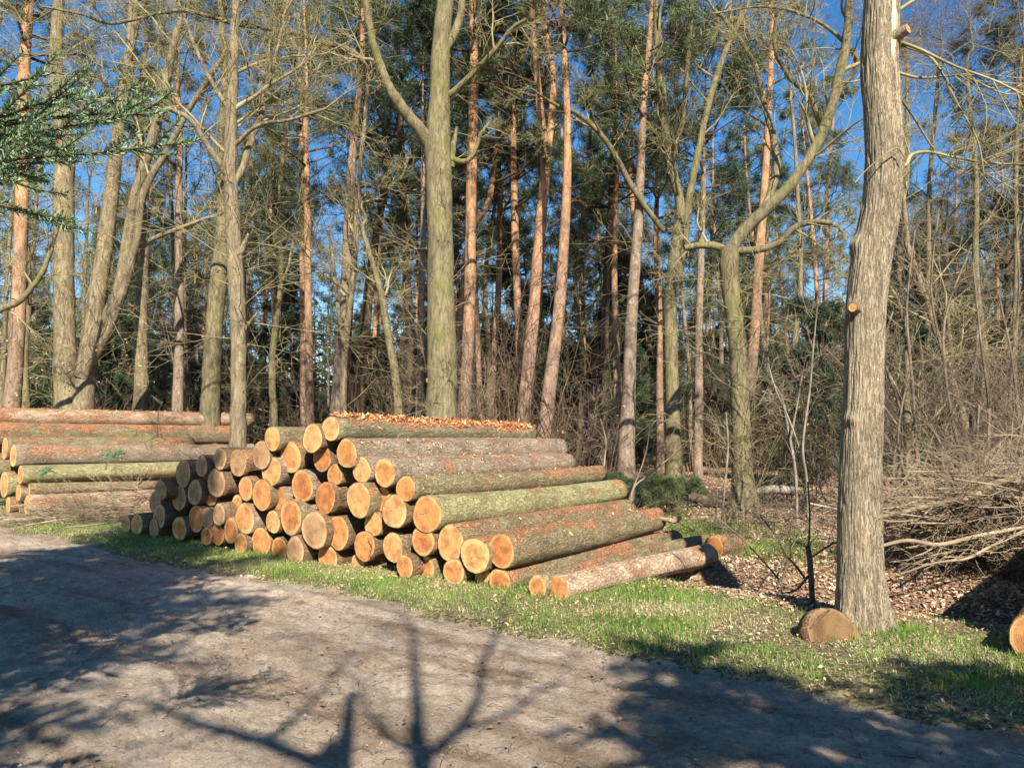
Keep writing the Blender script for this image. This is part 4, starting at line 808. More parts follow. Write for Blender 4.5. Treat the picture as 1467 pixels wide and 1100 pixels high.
# ------------------------------------------------------------------ forest fill: copied trees and shrubs
rng = random.Random(99)
def proto_tree(name, label, cat, kind, seed, H, group):
    r0 = random.Random(seed); rs = np.random.RandomState(seed); root = thing(name, label, cat, (0, 0, 0), group); tb = Buf(); bb = Buf(); tips = []
    P = [np.array([0, 0, -.2])]; n = 7; lx = r0.uniform(-.06, .06)
    for i in range(n): P.append(P[-1] + np.array([lx * H / n + r0.uniform(-.1, .1), r0.uniform(-.12, .12), (H + .2) / n]))
    r_ = H * (.0085 if kind != 'oak' else .0095); C = catmull(P, 3); Wc = np.linspace(r_ * 1.1, r_ * .3, len(C)); tb.add([tuple(c) for c in C], list(Wc), 9)
    if kind == 'oak':
        for q in range(16):
            p, d, i = pick(C, .22 + .78 * (q + r0.random()) / 16); grow(r0, bb, p, child_dir(r0, d, R(r0.uniform(30, 65))), H * .22 * r0.uniform(.6, 1.2), Wc[i] * .45, 0, dict(OAK2, rmin=.0055))
        for q in range(14):
            p, d, i = pick(C, r0.uniform(.06, .4)); grow(r0, bb, p, child_dir(r0, d, R(r0.uniform(50, 90))), r0.uniform(.6, 1.6), .01, 1, dict(OAK2, rmin=.005))
        tb.build('trunk', M[r0.choice(['oak', 'oak_mossy'])], root); bb.build('branches', M['twig_oak' if seed % 2 else 'twig_grey'], root)
    else:
        c0_ = .5 if kind == 'pine' else .12
        nb = 24 if kind == 'pine' else 46
        for q in range(nb):
            t = c0_ + (1 - c0_) * (q + r0.random()) / nb; p, d, i = pick(C, min(.99, t)); a = r0.uniform(0, 6.28); k = 1 - .75 * ((t - c0_) / (1 - c0_)) ** (2 if kind == 'pine' else 1)
            grow(r0, bb, p, nrm3((math.cos(a), math.sin(a), r0.uniform(-.1, .4) if kind == 'pine' else -.1)), (2.3 if kind == 'pine' else H * .2) * k * r0.uniform(.6, 1.1) + .2, .03, 0, dict(PINEB, n=[6, 3]) if kind == 'pine' else dict(PINEB, n=[8, 3], up=[.03, .02, .02]), tips)
        for q in range(16 if kind == 'pine' else 0):
            p, d, i = pick(C, r0.uniform(.12, .55)); a = r0.uniform(0, 6.28); grow(r0, bb, p, (math.cos(a), math.sin(a), r0.uniform(-.2, .2)), r0.uniform(.5, 2.), .014, 0, dict(DEADPINE, rmin=.007))
        tb.build('trunk', M['pine' if seed % 2 else 'pine_grey'] if kind == 'pine' else M['dark_bark'], root); bb.build('branches', M['twig_brown'], root)
        V, f, var = tufts(rs, tips, 11, .17, .010, .6, .07); mesh_obj('crown', V, f, M['needle' if seed % 3 else 'needle_dark'] if kind == 'pine' else M['needle_dark'], root, smooth_=False, var=var)
    return root
def proto_shrub(seed, H, ns, mat, name='bare_shrub', label='', group='', leaves=0):
    r0 = random.Random(seed); root = thing(name, label, 'shrub', (0, 0, 0), group); bb = Buf()
    for q in range(ns):
        a = r0.uniform(0, 6.28); l_ = H * r0.uniform(.55, 1.1); sprd = r0.uniform(.05, .5)
        grow(r0, bb, (math.cos(a) * .15 * r0.random(), math.sin(a) * .15 * r0.random(), -.05), nrm3((math.cos(a) * sprd, math.sin(a) * sprd, 1)), l_, r0.uniform(.008, .018) * (H / 3), 0, dict(seg=[7, 4, 3], n=[9, 4], ratio=.42, ang=(25, 60), wig=[.13, .22, .25], up=[.03, .04, .02], rmin=.0045, t0=.15, tiplev=9), so=1)
    bb.build('branches', M[mat], root)
    if leaves:
        rs = np.random.RandomState(seed); allp = np.array([p for L in bb.d.values() for a, b in L for p in a[-2:]]); sel = allp[rs.randint(0, len(allp), leaves)]
        V, f, var = leaf_quads(rs, sel, .045); mesh_obj('dry_leaves', V, f, M['leaf'], root, smooth_=False, var=.3 + .5 * var)
    return root
GP = 'slim pines deep in the forest'; GO = 'bare deciduous trees deep in the forest'; GF = 'dark young conifers under the far pines'; GS = 'bare shrubs of the forest understory'
protos = {
 'pine': [proto_tree('pine_tree', 'slim pine among many alike deep in the forest behind the logs', 'tree', 'pine', 200 + i, h, GP) for i, h in enumerate((15, 17, 14, 18))],
 'oak': [proto_tree('bare_tree', 'bare tree among many alike deep in the forest behind the logs', 'tree', 'oak', 220 + i, h, GO) for i, h in enumerate((11, 13, 9, 12))],
 'fir': [proto_tree('young_conifer', 'dark young conifer among others under the far pines', 'tree', 'fir', 240 + i, h, GF) for i, h in enumerate((6., 8., 5.))],
 'shrub': [proto_shrub(260 + i, h, ns, mt, label='tangled leafless shrub, one of many in the forest understory', group=GS, leaves=lv) for i, (h, ns, mt, lv) in enumerate(((3.2, 9, 'twig_grey', 0), (2.4, 8, 'twig_brown', 60), (4.2, 8, 'twig_brown', 0), (1.6, 9, 'twig_grey', 0), (3.6, 6, 'twig_oak', 0)))]}
used = set()
def put(kind, x, y, s_=1.):
    pr = rng.choice(protos[kind]); z = gzf(x, y)
    if id(pr) not in used:
        used.add(id(pr)); pr.location = (x, y, z); pr.rotation_euler = (0, 0, rng.uniform(0, 6.28)); pr.scale = (s_,) * 3; return pr
    return copy_thing(pr, (x, y, z), rng.uniform(0, 6.28), s_, tilt=(rng.uniform(-.04, .04), rng.uniform(-.04, .04)))
def scatter(kind, N, y0, y1, smin, smax, pw=1., wx=.76, avoid=.0, fn=None):
    taken = []; k = 0; tries = 0
    while k < N and tries < N * 30:
        tries += 1; y = y0 + (y1 - y0) * rng.random() ** pw; x = rng.uniform(-wx, wx) * y
        if fn and not fn(x, y): continue
        if any((x - a) ** 2 + (y - b) ** 2 < avoid ** 2 for a, b in taken): continue
        taken.append((x, y)); put(kind, x, y, rng.uniform(smin, smax)); k += 1
scatter('pine', 80, 27, 62, .8, 1.1, .9, avoid=1.3)
scatter('oak', 36, 25, 50, .8, 1.15, .9, avoid=1.3)
scatter('fir', 85, 29, 58, .8, 1.3, .8, avoid=1.5)
def shr_ok(x, y):
    u, v = uv_of(x, y); return v > 12.6 and not (.1 * y < x < .5 * y and y < 21.5)
scatter('shrub', 135, 15.5, 44, .8, 1.5, 1.2, avoid=.6, fn=shr_ok)
scatter('fir', 16, 18, 30, .45, .8, 1., wx=.78, avoid=1.2, fn=lambda x, y: x > .36 * y)
scatter('fir', 26, 26, 34, .5, .9, 1., wx=.7, avoid=1.2)
scatter('shrub', 10, 11.5, 17, .8, 1.15, 1., wx=.75, avoid=.5, fn=lambda x, y: x > 5.5 or (x > 4.2 and y > 14.5))
scatter('shrub', 5, 10, 16, .3, .5, 1., wx=.75, avoid=.5, fn=lambda x, y: x > 2.9 and uv_of(x, y)[1] > 9.5)

# far wood that reads as one mass
rs = np.random.RandomState(5); fb = Buf()
for i in range(420):
    y = rs.uniform(58, 105); x = rs.uniform(-.85, .85) * y; h = rs.uniform(9, 17); r_ = rs.uniform(.08, .16); lx = rs.uniform(-.4, .4)
    fb.add([(x, y, -.5), (x + lx * .5, y, h * .5), (x + lx, y, h)], [r_, r_ * .8, r_ * .3], 5)
V1, f1 = fb.arrays(); N = 190000
yy = rs.uniform(60, 105, N); xx = rs.uniform(-.9, .9, N) * yy; zz = 13.5 * rs.beta(1.0, 1.35, N)
dens = vnoise(xx * .16 + 40, zz * .35 + yy * .03) + .42 * (1 - zz / 9.5); kp = dens > .5; xx, yy, zz = xx[kp], yy[kp], zz[kp]; N = len(xx)
V2, f2, var = leaf_quads(rs, np.stack([xx, yy, zz], -1), .42)
o = mesh_obj('far_wood', np.vstack([V1, V2]), [f1, f2 + len(V1)], [M['dark_bark'], M['needle_dark']], None, smooth_=False, midx=np.concatenate([np.zeros(len(f1), int), np.ones(len(f2), int)]), var=np.concatenate([np.zeros(len(f1)), var * .8]))
tag(o, 'distant dark wood closing the view behind the trees', 'wood', kind='stuff')

# ------------------------------------------------------------------ small pines, saplings, stumps, brush, fallen wood
def small_pine(px, Y, H, label, seed, n=26):
    r0 = random.Random(seed); rs = np.random.RandomState(seed); x = pix(px, 600, Y)[0]; base = np.array([x, Y, gzf(x, Y)]); root = thing('young_pine', label, 'shrub', base, 'young green pines behind the stack'); bb = Buf(); tips = []
    bb.add([(0, 0, -.05), (.03, 0, H * .5), (0, .02, H)], [.02, .015, .005], 6)
    for q in range(n):
        t = (q + .5) / n; a = r0.uniform(0, 6.28); grow(r0, bb, (0, 0, H * t), nrm3((math.cos(a), math.sin(a), .35)), H * .75 * (1.1 - t) * r0.uniform(.7, 1.1) + .1, .008, 0, dict(PINEB, n=[5, 3]), tips)
    bb.build('branches', M['twig_brown'], root); V, f, var = tufts(rs, tips, 16, .09, .003, .6, .03); mesh_obj('crown', V, f, M['needle'], root, smooth_=False, var=var)
small_pine(884, 15.5, .6, 'small green pine bush close behind the big log ends, leftmost', 1)
small_pine(912, 15., .5, 'small green pine bush in front of the reddish brown pine', 2)
small_pine(944, 14.5, .65, 'small green pine bush at the foot of the mossy twin tree', 3)
small_pine(985, 15.5, .45, 'lowest green pine seedling right of the mossy twin tree', 4, 14)

def sapling(label, Y, lines, mat='twig_pale', seed=1, side=4, L=.5, cat='sapling', name='sapling', rm=.0028):
    r0 = random.Random(seed); b = pix(lines[0][0][0], lines[0][0][1], Y); base = np.array([b[0], Y, gzf(b[0], Y)]); root = thing(name, label, cat, base); bb = Buf()
    for li, ln in enumerate(lines):
        P = poly_world(ln, Y, r0.uniform(-.3, .3)); 
        if li == 0: P = np.vstack([base - [0, 0, .05], P])
        W = np.array([p[2] for p in ln]) / 2 / F * Y; 
        if li == 0: W = np.concatenate([[W[0]], W])
        C = catmull(P, 4); bb.add([tuple(c) for c in C], list(np.interp(np.linspace(0, len(P) - 1, len(C)), np.arange(len(P)), W)), 6)
        for q in range(side):
            p, d, i = pick(C, r0.uniform(.3, 1)); grow(r0, bb, p, child_dir(r0, d, R(r0.uniform(25, 60))), L * r0.uniform(.5, 1.2), .004, 1, dict(OAK, n=[3, 4, 3], rmin=rm))
    bb.build('branches', M[mat], root, base)
sapling('pale white birch sapling curving up between crooked oak and near trunk', 11.5, [[(1156, 690, 4), (1150, 640, 3.6), (1160, 560, 3), (1165, 500, 2.4), (1172, 430, 1.6)], [(1152, 660, 3), (1130, 600, 2.6), (1112, 560, 2), (1100, 520, 1.5)]], seed=1, side=7)
sapling('second pale sapling with forked stem left of near trunk', 12.5, [[(1140, 680, 4), (1130, 620, 4), (1120, 570, 3), (1105, 545, 2)], [(1132, 630, 3), (1142, 580, 3), (1150, 530, 2)]], seed=2, side=6)
sapling('thin white stem left of the crooked oak foot', 12.5, [[(1035, 740, 4), (1038, 700, 3.5), (1043, 640, 3), (1040, 590, 2)]], seed=3, side=4)
sapling('short thin stem left of the thin white one', 12.5, [[(1026, 738, 3.5), (1027, 715, 3), (1027, 700, 2.5)]], seed=4, side=1, L=.2)
sapling('bare whip with arching twigs behind the far end of the fattest log', 12., [[(905, 705, 3), (930, 680, 2.4), (960, 655, 2), (975, 640, 1.5)], [(905, 705, 2.4), (925, 650, 2), (932, 600, 1.5)]], mat='twig_dead', seed=5, side=4, L=.5)
sapling('thin pale stem behind the end of the fattest log', 12.5, [[(862, 700, 3), (866, 660, 2.5), (868, 630, 2), (860, 600, 1.5)]], seed=6, side=4)
for q, (px, Y, ht) in enumerate([(1310, 10.5, 330), (1345, 11.5, 300), (1372, 10., 350), (1395, 11., 400), (1420, 9.8, 380), (1440, 11.2, 300), (1460, 10.2, 420), (1285, 12., 420)]):
    r0 = random.Random(q); b = 1.6 * F / Y + 615
    sapling(['leftmost curving', 'second', 'third from left', 'forked middle', 'pale arching', 'tall thin', 'rightmost', 'low twiggy'][q] + ' shrub stem rising out of the brush pile at right', Y,
        [[(px + r0.uniform(-30, 30) * j / 4 + 0, b - (b - ht) * j / 4, 7 - j * 1.2) for j in range(5)], [(px, b - 40, 5), (px + r0.uniform(-50, 50), b - 130, 4), (px + r0.uniform(-90, 90), b - 210, 3)], [(px, b - 60, 4), (px + r0.uniform(-60, 60), b - 150, 3), (px + r0.uniform(-110, 110), b - 260, 2)]], mat='twig_grey', seed=20 + q, side=8, L=1., name='shrub_stem', cat='shrub')
# dark dead stem and bramble left of the near oak
sapling('blackened dead stake with dark bramble twigs just left of the near oak foot', 7.05, [[(1163, 845, 8), (1160, 800, 8), (1157, 782, 7)], [(1158, 790, 3), (1160, 740, 2.5), (1157, 690, 2)], [(1155, 830, 4), (1130, 800, 3), (1100, 790, 2)], [(1160, 800, 3), (1190, 780, 3), (1212, 772, 2)], [(1158, 825, 4), (1140, 845, 3), (1120, 850, 2)]], mat='twig_dark', seed=33, side=4, L=.35, cat='dead stem', name='dead_stem', rm=.0018)
sapling('wiry grey bramble on the ditch behind the front logs', 8., [[(1120, 840, 3), (1090, 800, 2.5), (1050, 760, 2), (1000, 720, 1.6)], [(1120, 840, 2.5), (1125, 790, 2), (1090, 740, 2)], [(1110, 830, 2), (1150, 760, 2), (1200, 730, 1.5)]], mat='twig_grey', seed=34, side=6, L=.5, cat='bramble', name='bramble', rm=.0018)

def brush(label, seed, boxes, lift, mat, name='brush_pile'):
    r0 = random.Random(seed); bb = Buf(); spec = dict(seg=[6, 4, 3], n=[6, 3], ratio=.45, ang=(15, 48), wig=[.14, .2, .22], up=[0, 0, 0], rmin=.0028, t0=.15, tiplev=9)
    for (x0, x1, y0, y1, h, th, n_, Lr) in boxes:
        for i in range(n_):
            x = r0.uniform(x0, x1); y = r0.uniform(y0, y1); z = gzf(x, y) + lift + h * r0.random() ** .8 * (1 - .35 * abs((x - (x0 + x1) / 2) / (x1 - x0) * 2) ** 2); a = R(th + r0.gauss(0, 26)); L = r0.uniform(*Lr)
            if r0.random() < .5: a += math.pi
            d = nrm3((math.cos(a), math.sin(a), r0.uniform(-.12, .14)))
            grow(r0, bb, (x - d[0] * L / 2, y - d[1] * L / 2, z - d[2] * L / 2), d, L, r0.uniform(.004, .010) if r0.random() < .82 else r0.uniform(.012, .022), 0, spec, so=1)
    o = bb.build(name, M[mat]); return tag(o, label, 'brush', kind='stuff')
# x0,x1,y0,y1,height,heading,number,length
brush('heap of cut grey branches and twigs piled right of the near oak', 41, [(4.9, 7.0, 8.3, 9.9, .8, 12, 190, (1.2, 2.8)), (5.2, 8.2, 7.7, 9.6, .95, 18, 230, (1.4, 3.)), (4.6, 5.6, 8.4, 9.6, .7, 30, 60, (.8, 1.8))], .22, 'twig_dead')
brush('low tangle of thin branches lying before the left log pile', 42, [(-8.6, -6.6, 13.1, 14.4, .4, 8, 40, (.8, 2.0)), (-7.6, -6.3, 13.2, 14.6, .75, -25, 26, (.8, 1.6))], 0, 'twig_dead')
brush('scattered fallen branches on the leaf covered forest floor', 43, [(1.6, 6, 11, 15, .1, 0, 46, (.6, 1.8)), (-1, 6, 14, 20, .15, 20, 60, (.8, 2.2))], 0, 'twig_grey', 'fallen_branches')
def pole(label, pts, Y, mat='twig_dead', name='fallen_branch'):
    P = poly_world(pts, Y, 0.); W = np.array([p[2] for p in pts]) / 2 / F * Y; bs_ = P[0]; root = thing(name, label, 'branch', bs_); b = Buf(); C = catmull(P, 5); b.add([tuple(c) for c in C], list(np.interp(np.linspace(0, len(P) - 1, len(C)), np.arange(len(P)), W)), 9); b.build('wood', M[mat], root, bs_)
    r0 = random.Random(len(label)); t = Buf()
    for q in range(5): p, d, i = pick(C, r0.uniform(.2, 1)); grow(r0, t, p, child_dir(r0, d, .6), r0.uniform(.2, .6), .005, 1, dict(OAK, rmin=.0025, n=[3, 3, 2]))
    t.build('twigs', M[mat], root, bs_)
pole('long straight pale branch crossing the brush pile from trunk to right edge', [(1262, 782, 5), (1300, 774, 6), (1345, 780, 6), (1400, 768, 6), (1480, 752, 5)], 7.7)
pole('lower pale branch sloping up right across the brush', [(1290, 822, 2), (1340, 806, 3), (1385, 800, 4), (1420, 782, 4), (1480, 755, 5)], 7.5)
pole('thick grey green branch leaning on top of the brush pile', [(1255, 742, 6), (1330, 725, 8), (1390, 712, 12), (1430, 690, 14), (1480, 678, 15)], 8.3, 'oak')
pole('dark curved branch lying on the right side of the brush', [(1385, 742, 5), (1410, 722, 10), (1435, 712, 12), (1480, 724, 12)], 8.1, 'dark_bark')
pole('grey stick lying on the grass left of the stack', [(95, 755, 2), (130, 752, 2.5), (180, 745, 3), (215, 742, 2.5)], 12.3)
pole('pale peeled log lying on the leaves right of the crooked oak', [(1082, 704, 10), (1110, 701, 13), (1140, 703, 13)], 15., 'twig_pale', 'fallen_log')
pole('reddish bark strip curling off behind the olive log', [(940, 742, 4), (955, 744, 6), (968, 746, 7), (975, 740, 6)], 10.6, 'log_orange', 'bark_strip')
pole('short pale stump standing behind the fattest log end', [(905, 722, 15), (907, 708, 13), (909, 694, 8)], 12.6, 'twig_pale', 'stump')
pole('dark rotten log in the leaves left of the crooked oak', [(985, 712, 10), (1010, 716, 16), (1050, 722, 14)], 15., 'dark_bark', 'rotten_log')

# dark short log end behind the tip of the front log
def short_log():
    P = pix(1016, 800, 9.95); o = free_log(P[0] + .06, P[1] + .0, .17, .155, .5, 52, 'log_brown', 3, 'short dark log lying behind the tip of the peeling front log', 'logs stacked beside the dirt road'); return o
short_log()

# wood slab leaning at the foot of the near oak
def slab():
    c = pix(1194, 876, 5.93); root = thing('wood_slab', 'thick sawn round with bark edge sunk in the grass against the near oak foot', 'wood slab', (c[0], c[1], gzf(c[0], c[1])))
    k = 40; ang = 2 * math.pi * np.arange(k) / k; rs = np.random.RandomState(3); pr = .225 * (1 + .03 * np.cos(2 * ang + 1) + .015 * rs.randn(k)); T = .14
    def ring(s_, y): return np.stack([np.cos(ang) * pr * s_, np.full(k, y), np.sin(ang) * pr * s_], -1)
    B = np.concatenate([ring(.95, 0), ring(1, .0), ring(1.02, T * .5), ring(1, T), ring(.95, T)]); i, cc = np.meshgrid(np.arange(4), np.arange(k), indexing='ij'); c2 = (cc + 1) % k
    f = np.stack([i * k + cc, (i + 1) * k + cc, (i + 1) * k + c2, i * k + c2], -1).reshape(-1, 4)
    rot = Matrix.Rotation(R(14), 4, 'Z') @ Matrix.Rotation(R(-24), 4, 'X')
    objs = [mesh_obj('bark', B, f, M['log_brown'], root)]
    for y, s_ in ((-.004, 1), (T + .004, -1)):
        V = np.vstack([[[0, y, 0]], ring(.5, y), ring(.965, y)]); a = np.arange(k); b = (a + 1) % k; tri = np.stack([a * 0, 1 + a, 1 + b], -1); qd = np.stack([1 + a, 1 + k + a, 1 + k + b, 1 + b], -1)
        if s_ < 0: tri = tri[:, ::-1]; qd = qd[:, ::-1]
        objs.append(mesh_obj('cut_end', V, [tri, qd], M['cut_old'], root, uv=V[:, [0, 2]] / .225))
    cr = Buf(); cr.add([(-.19, -.006, .07), (-.08, -.012, .15), (.02, -.008, .2)], [.006, .012, .006], 5); objs.append(cr.build('bark_ridge', M['dark_bark'], root))
    for o in objs: o.matrix_local = Matrix.Translation((0, 0, .03)) @ rot
slab()

# green sprigs
def needles_on(lines, rs, ln, wd, step, ang=.75, flat=.6):
    PP = []; DD = []
    for P in lines:
        P = np.array(P); seg = np.linalg.norm(np.diff(P, axis=0), axis=1); tot = seg.sum(); n = max(2, int(tot / step)); t = np.sort(rs.rand(n)) * tot; cum = np.concatenate([[0], np.cumsum(seg)])
        i = np.clip(np.searchsorted(cum, t) - 1, 0, len(seg) - 1); f = ((t - cum[i]) / seg[i])[:, None]; PP.append(P[i] * (1 - f) + P[i + 1] * f); DD.append((P[i + 1] - P[i]) / seg[i][:, None])
    P = np.concatenate(PP); D = np.concatenate(DD); N = len(P); q = rs.randn(N, 3); q[:, 2] *= flat; q[:, 2] += .25; q -= (q * D).sum(1, keepdims=True) * D; q /= np.linalg.norm(q, axis=1, keepdims=True)
    a = ang + rs.randn(N, 1) * .2; d = np.cos(a) * D + np.sin(a) * q; s_ = np.cross(d, rs.randn(N, 3)); s_ /= np.linalg.norm(s_, axis=1, keepdims=True); l_ = ln * rs.uniform(.7, 1.15, (N, 1))
    V = np.stack([P - s_ * wd * .5, P + s_ * wd * .5, P + d * l_ * .6 + s_ * wd, P + d * l_, P + d * l_ * .6 - s_ * wd], 1).reshape(-1, 3); i = np.arange(N) * 5
    return V, [np.stack([i, i + 1, i + 2, i + 3, i + 4], -1)], np.clip(rs.beta(2, 2.6, N), 0, 1)
def sprig(px, py, Y, size, label, seed):
    rs = np.random.RandomState(seed); c = pix(px, py, Y); root = thing('conifer_sprig', label, 'sprig', c); L = []
    for i in range(11):
        a = rs.uniform(0, 6.28); d = np.array([math.cos(a), .4 * math.sin(a), math.sin(a) * .7]); L.append([(0, 0, 0), tuple(d * size * .5), tuple(d * size + [0, 0, -.03])])
    V, f, var = needles_on(L, rs, .05, .006, .004); mesh_obj('needles', V, f, M['needle_fir'], root, smooth_=False, var=var * .7); b = Buf(); [b.add(l, [.005, .004, .002], 4) for l in L]; b.build('twigs', M['twig_brown'], root)
sprig(160, 655, 14.2, .26, 'green conifer sprig stuck across the left pile logs', 1)
sprig(68, 676, 14.4, .16, 'smaller dark green sprig on the left pile', 2)
sprig(712, 668, 11.4, .12, 'tiny green sprig on the grey flaky log top', 4)

# ------------------------------------------------------------------ fir at the left: near branches in view, crown above shades the road
def blocks_view_branch(p):
    """keep a window in the crowns so that the sun reaches the fir branches seen at upper left"""
    if p[1] > 1.7: return False
    zc = 2.3 + .79 * (1.95 - p[1]); xc = -.95 + .17 * (1.85 - p[1]); return abs(p[2] - zc) < .6 and xc - .75 < p[0] < xc + .75
def fir_left():
    rs = np.random.RandomState(8); r0 = random.Random(8); base = np.array([-3.75, 1.2, 0.]); root = thing('fir_tree', 'blue green fir whose needled branches reach in at upper left', 'tree', base)
    b = Buf(); b.add([tuple(base + [0, 0, -.2]), tuple(base + [.05, 0, 4]), tuple(base + [0, 0, 8]), tuple(base + [0, 0, 10.5])], [.17, .13, .07, .02], 12); b.build('trunk', M['dark_bark'], root, base)
    def make(lines2d, Y, near):
        bb = Buf(); L = []
        for ln in lines2d:
            P = poly_world(ln[:-1], Y, ln[-1]); C = catmull(P, 4); bb.add([tuple(c) for c in C], list(np.linspace(.006, .002, len(C))), 6)
            tot = np.linalg.norm(np.diff(C, axis=0), axis=1).sum(); nsd = int(tot / .06); L.append(C[len(C) // 4:])
            for q in range(nsd):
                t = .05 + .93 * q / nsd; p, d, i = pick(C, t); sgn = 1 if q % 2 else -1; l_ = .26 * (1.1 - t) * r0.uniform(.6, 1.1) + .04
                dd = np.array(d); sd = np.cross(dd, [0, 0, 1.]); sd /= np.linalg.norm(sd); e = dd * .75 + sd * sgn * .7 + np.array([0, 0, r0.uniform(-.12, .25)]); e /= np.linalg.norm(e)
                m = np.array(p) + e * l_ * .5; e2 = m + (e * .9 + dd * .2) * l_ * .5 + np.array([0, 0, .01]); bb.add([p, tuple(m), tuple(e2)], [.003, .0022, .0012], 4); L.append([p, tuple(m), tuple(e2)])
        V, f, var = needles_on(L, rs, .021, .0014, .0012, .85, .9); return bb, V, f, var
    lines = [[(-150, 245), (-40, 215), (40, 190), (110, 168), (175, 150), .15], [(-150, 250), (-20, 232), (80, 220), (170, 205), (250, 190), (300, 170), .2], [(-150, 300), (-20, 275), (80, 262), (180, 255), (280, 245), (350, 235), .1],
             [(-150, 230), (-60, 180), (0, 150), (60, 135), (120, 120), .1], [(-150, 340), (-50, 320), (20, 300), (60, 310), .0], [(-150, 345), (-60, 340), (10, 345), (60, 358), (110, 372), (145, 392), .15], [(-150, 290), (-60, 250), (40, 245), (120, 240), .3], [(-150, 215), (-60, 215), (10, 225), (90, 250), (150, 262), .1],
             [(-150, 330), (-60, 290), (10, 280), (60, 290), (100, 305), .2]]
    lines = lines + [[(x + r0.uniform(-50, -10), y + r0.uniform(-22, 22)) for (x, y) in l[:-1]] + [l[-1] + r0.uniform(.05, .35)] for l in (lines[1], lines[6])]
    lines = [[(x * .85 - 22, y * .86 - (6 if y > 300 else 0)) for (x, y) in l[:-1]] + [l[-1]] for l in lines]
    bb, V, f, var = make(lines, 1.85, True)
    bb.build('branches', M['twig_brown'], root, base); mesh_obj('needles', V - base, f, M['needle_fir'], root, smooth_=False, var=var)
    # rest of the crown, outside the frame
    cb = Buf(); L = []
    def inframe(p):
        if p[1] < .2: return False
        x = CX + F * p[0] / (p[1] * cp + (p[2] - CAMH) * sp) ; yv = CY - F * ((p[2] - CAMH) * cp - p[1] * sp) / (p[1] * cp + (p[2] - CAMH) * sp); return -60 < x < 1530 and yv > -60
    for q in range(150):
        z = r0.uniform(2.0, 10.2); a = r0.uniform(0, 6.28); l_ = (2.9 * (1 - ((z - 2.) / 9.) ** 1.0) + .3) * r0.uniform(.6, 1.1); d = np.array([math.cos(a), math.sin(a), -.05])
        P = [base + [0, 0, z], base + [0, 0, z] + d * l_ * .5, base + [0, 0, z] + d * l_ + [0, 0, .12]]
        if any(inframe(P[0] + (P[2] - P[0]) * s_) or blocks_view_branch(P[0] + (P[2] - P[0]) * s_) for s_ in (.2, .4, .6, .8, 1.)): continue
        cb.add([tuple(p) for p in P], [.025, .015, .005], 5); L.append(P[1:])
        for s_ in range(int(l_ * 9)):
            t = r0.uniform(.15, 1); p = P[0] + (P[2] - P[0]) * t; sd = np.cross(d, [0, 0, 1.]) * r0.choice((-1, 1)); e = d * .6 + sd * .8; e /= np.linalg.norm(e); ll = .75 * (1.15 - t) * r0.uniform(.5, 1) + .1
            tp = p + e * ll + [0, 0, -.05]
            if inframe(tp) or blocks_view_branch(tp): continue
            cb.add([tuple(p), tuple((p + tp) / 2), tuple(tp)], [.006, .004, .002], 3); L.append([p, (p + tp) / 2, tp])
    cb.build('upper_branches', M['twig_brown'], root, base); V, f, var = needles_on(L, rs, .055, .010, .006, .8, .8); mesh_obj('upper_crown', V - base, f, M['needle_fir'], root, smooth_=False, var=var)
fir_left()

# ------------------------------------------------------------------ trees behind the camera, known only by their shadows
def cast(px, py, Yp):
    G = gpix(px, py); k = (Yp - G[1]) / S[1]; return G + S * k
def shadow_tree(label, Yp, lines, seed, nl=4, Lt=1.1, name='bare_tree', t0=.3):
    r0 = random.Random(seed); first = cast(lines[0][0][0], lines[0][0][1], Yp); base = np.array([first[0], Yp, 0.]); root = thing(name, label, 'tree', base, 'trees behind the viewer'); tb = Buf(); bb = Buf()
    for li, ln in enumerate(lines):
        P = np.array([cast(a, b, Yp) for a, b, r_ in ln]); W = [r_ for a, b, r_ in ln]
        if li == 0: P = np.vstack([base, P]); W = [W[0] * 1.2] + W
        P[:, 1] += np.linspace(0, r0.uniform(-.2, .2), len(P)) if li else 0
        C = catmull(P, 5); Wc = np.interp(np.linspace(0, len(P) - 1, len(C)), np.arange(len(P)), W); tb.add([tuple(c) for c in C], list(Wc), 10)
        for q in range(nl):
            p, d, i = pick(C, r0.uniform(.7 if li == 0 else t0, 1)); grow(r0, bb, p, child_dir(r0, d, R(r0.uniform(30, 60))), Lt * r0.uniform(.6, 1.2), Wc[i] * .35, 1, OAK)
    tb.build('trunk', M['oak'], root, base); bb.build('branches', M['twig_oak'], root, base)
shadow_tree('forked bare tree behind the viewer casting the central shadow', -2.6, [
    [(604, 1100, .06), (600, 1050, .045), (597, 1000, .035), (593, 940, .028), (590, 900, .02), (584, 885, .012)],
    [(606, 1088, .04), (645, 1055, .036), (670, 1030, .034), (685, 1000, .03), (690, 960, .026), (708, 920, .022), (720, 890, .015), (725, 860, .01)],
    [(602, 1080, .035), (565, 1055, .03), (530, 1010, .02), (515, 985, .012)], [(655, 1045, .02), (735, 1025, .02), (770, 1000, .016), (810, 985, .01)]], 3, nl=3, Lt=.8)
shadow_tree('broken pole like snag behind the viewer', -1.9, [[(490, 1110, .05), (496, 1050, .04), (502, 992, .032)]], 4, nl=0, name='snag')
shadow_tree('bare tree behind the viewer with a thick slanting limb', -2.9, [
    [(470, 1130, .06), (455, 1100, .055), (400, 1072, .05), (340, 1052, .045), (270, 1032, .035), (200, 1000, .02)], [(385, 1066, .03), (430, 1015, .024), (470, 975, .016), (505, 930, .01)]], 5, nl=6, Lt=1.2)
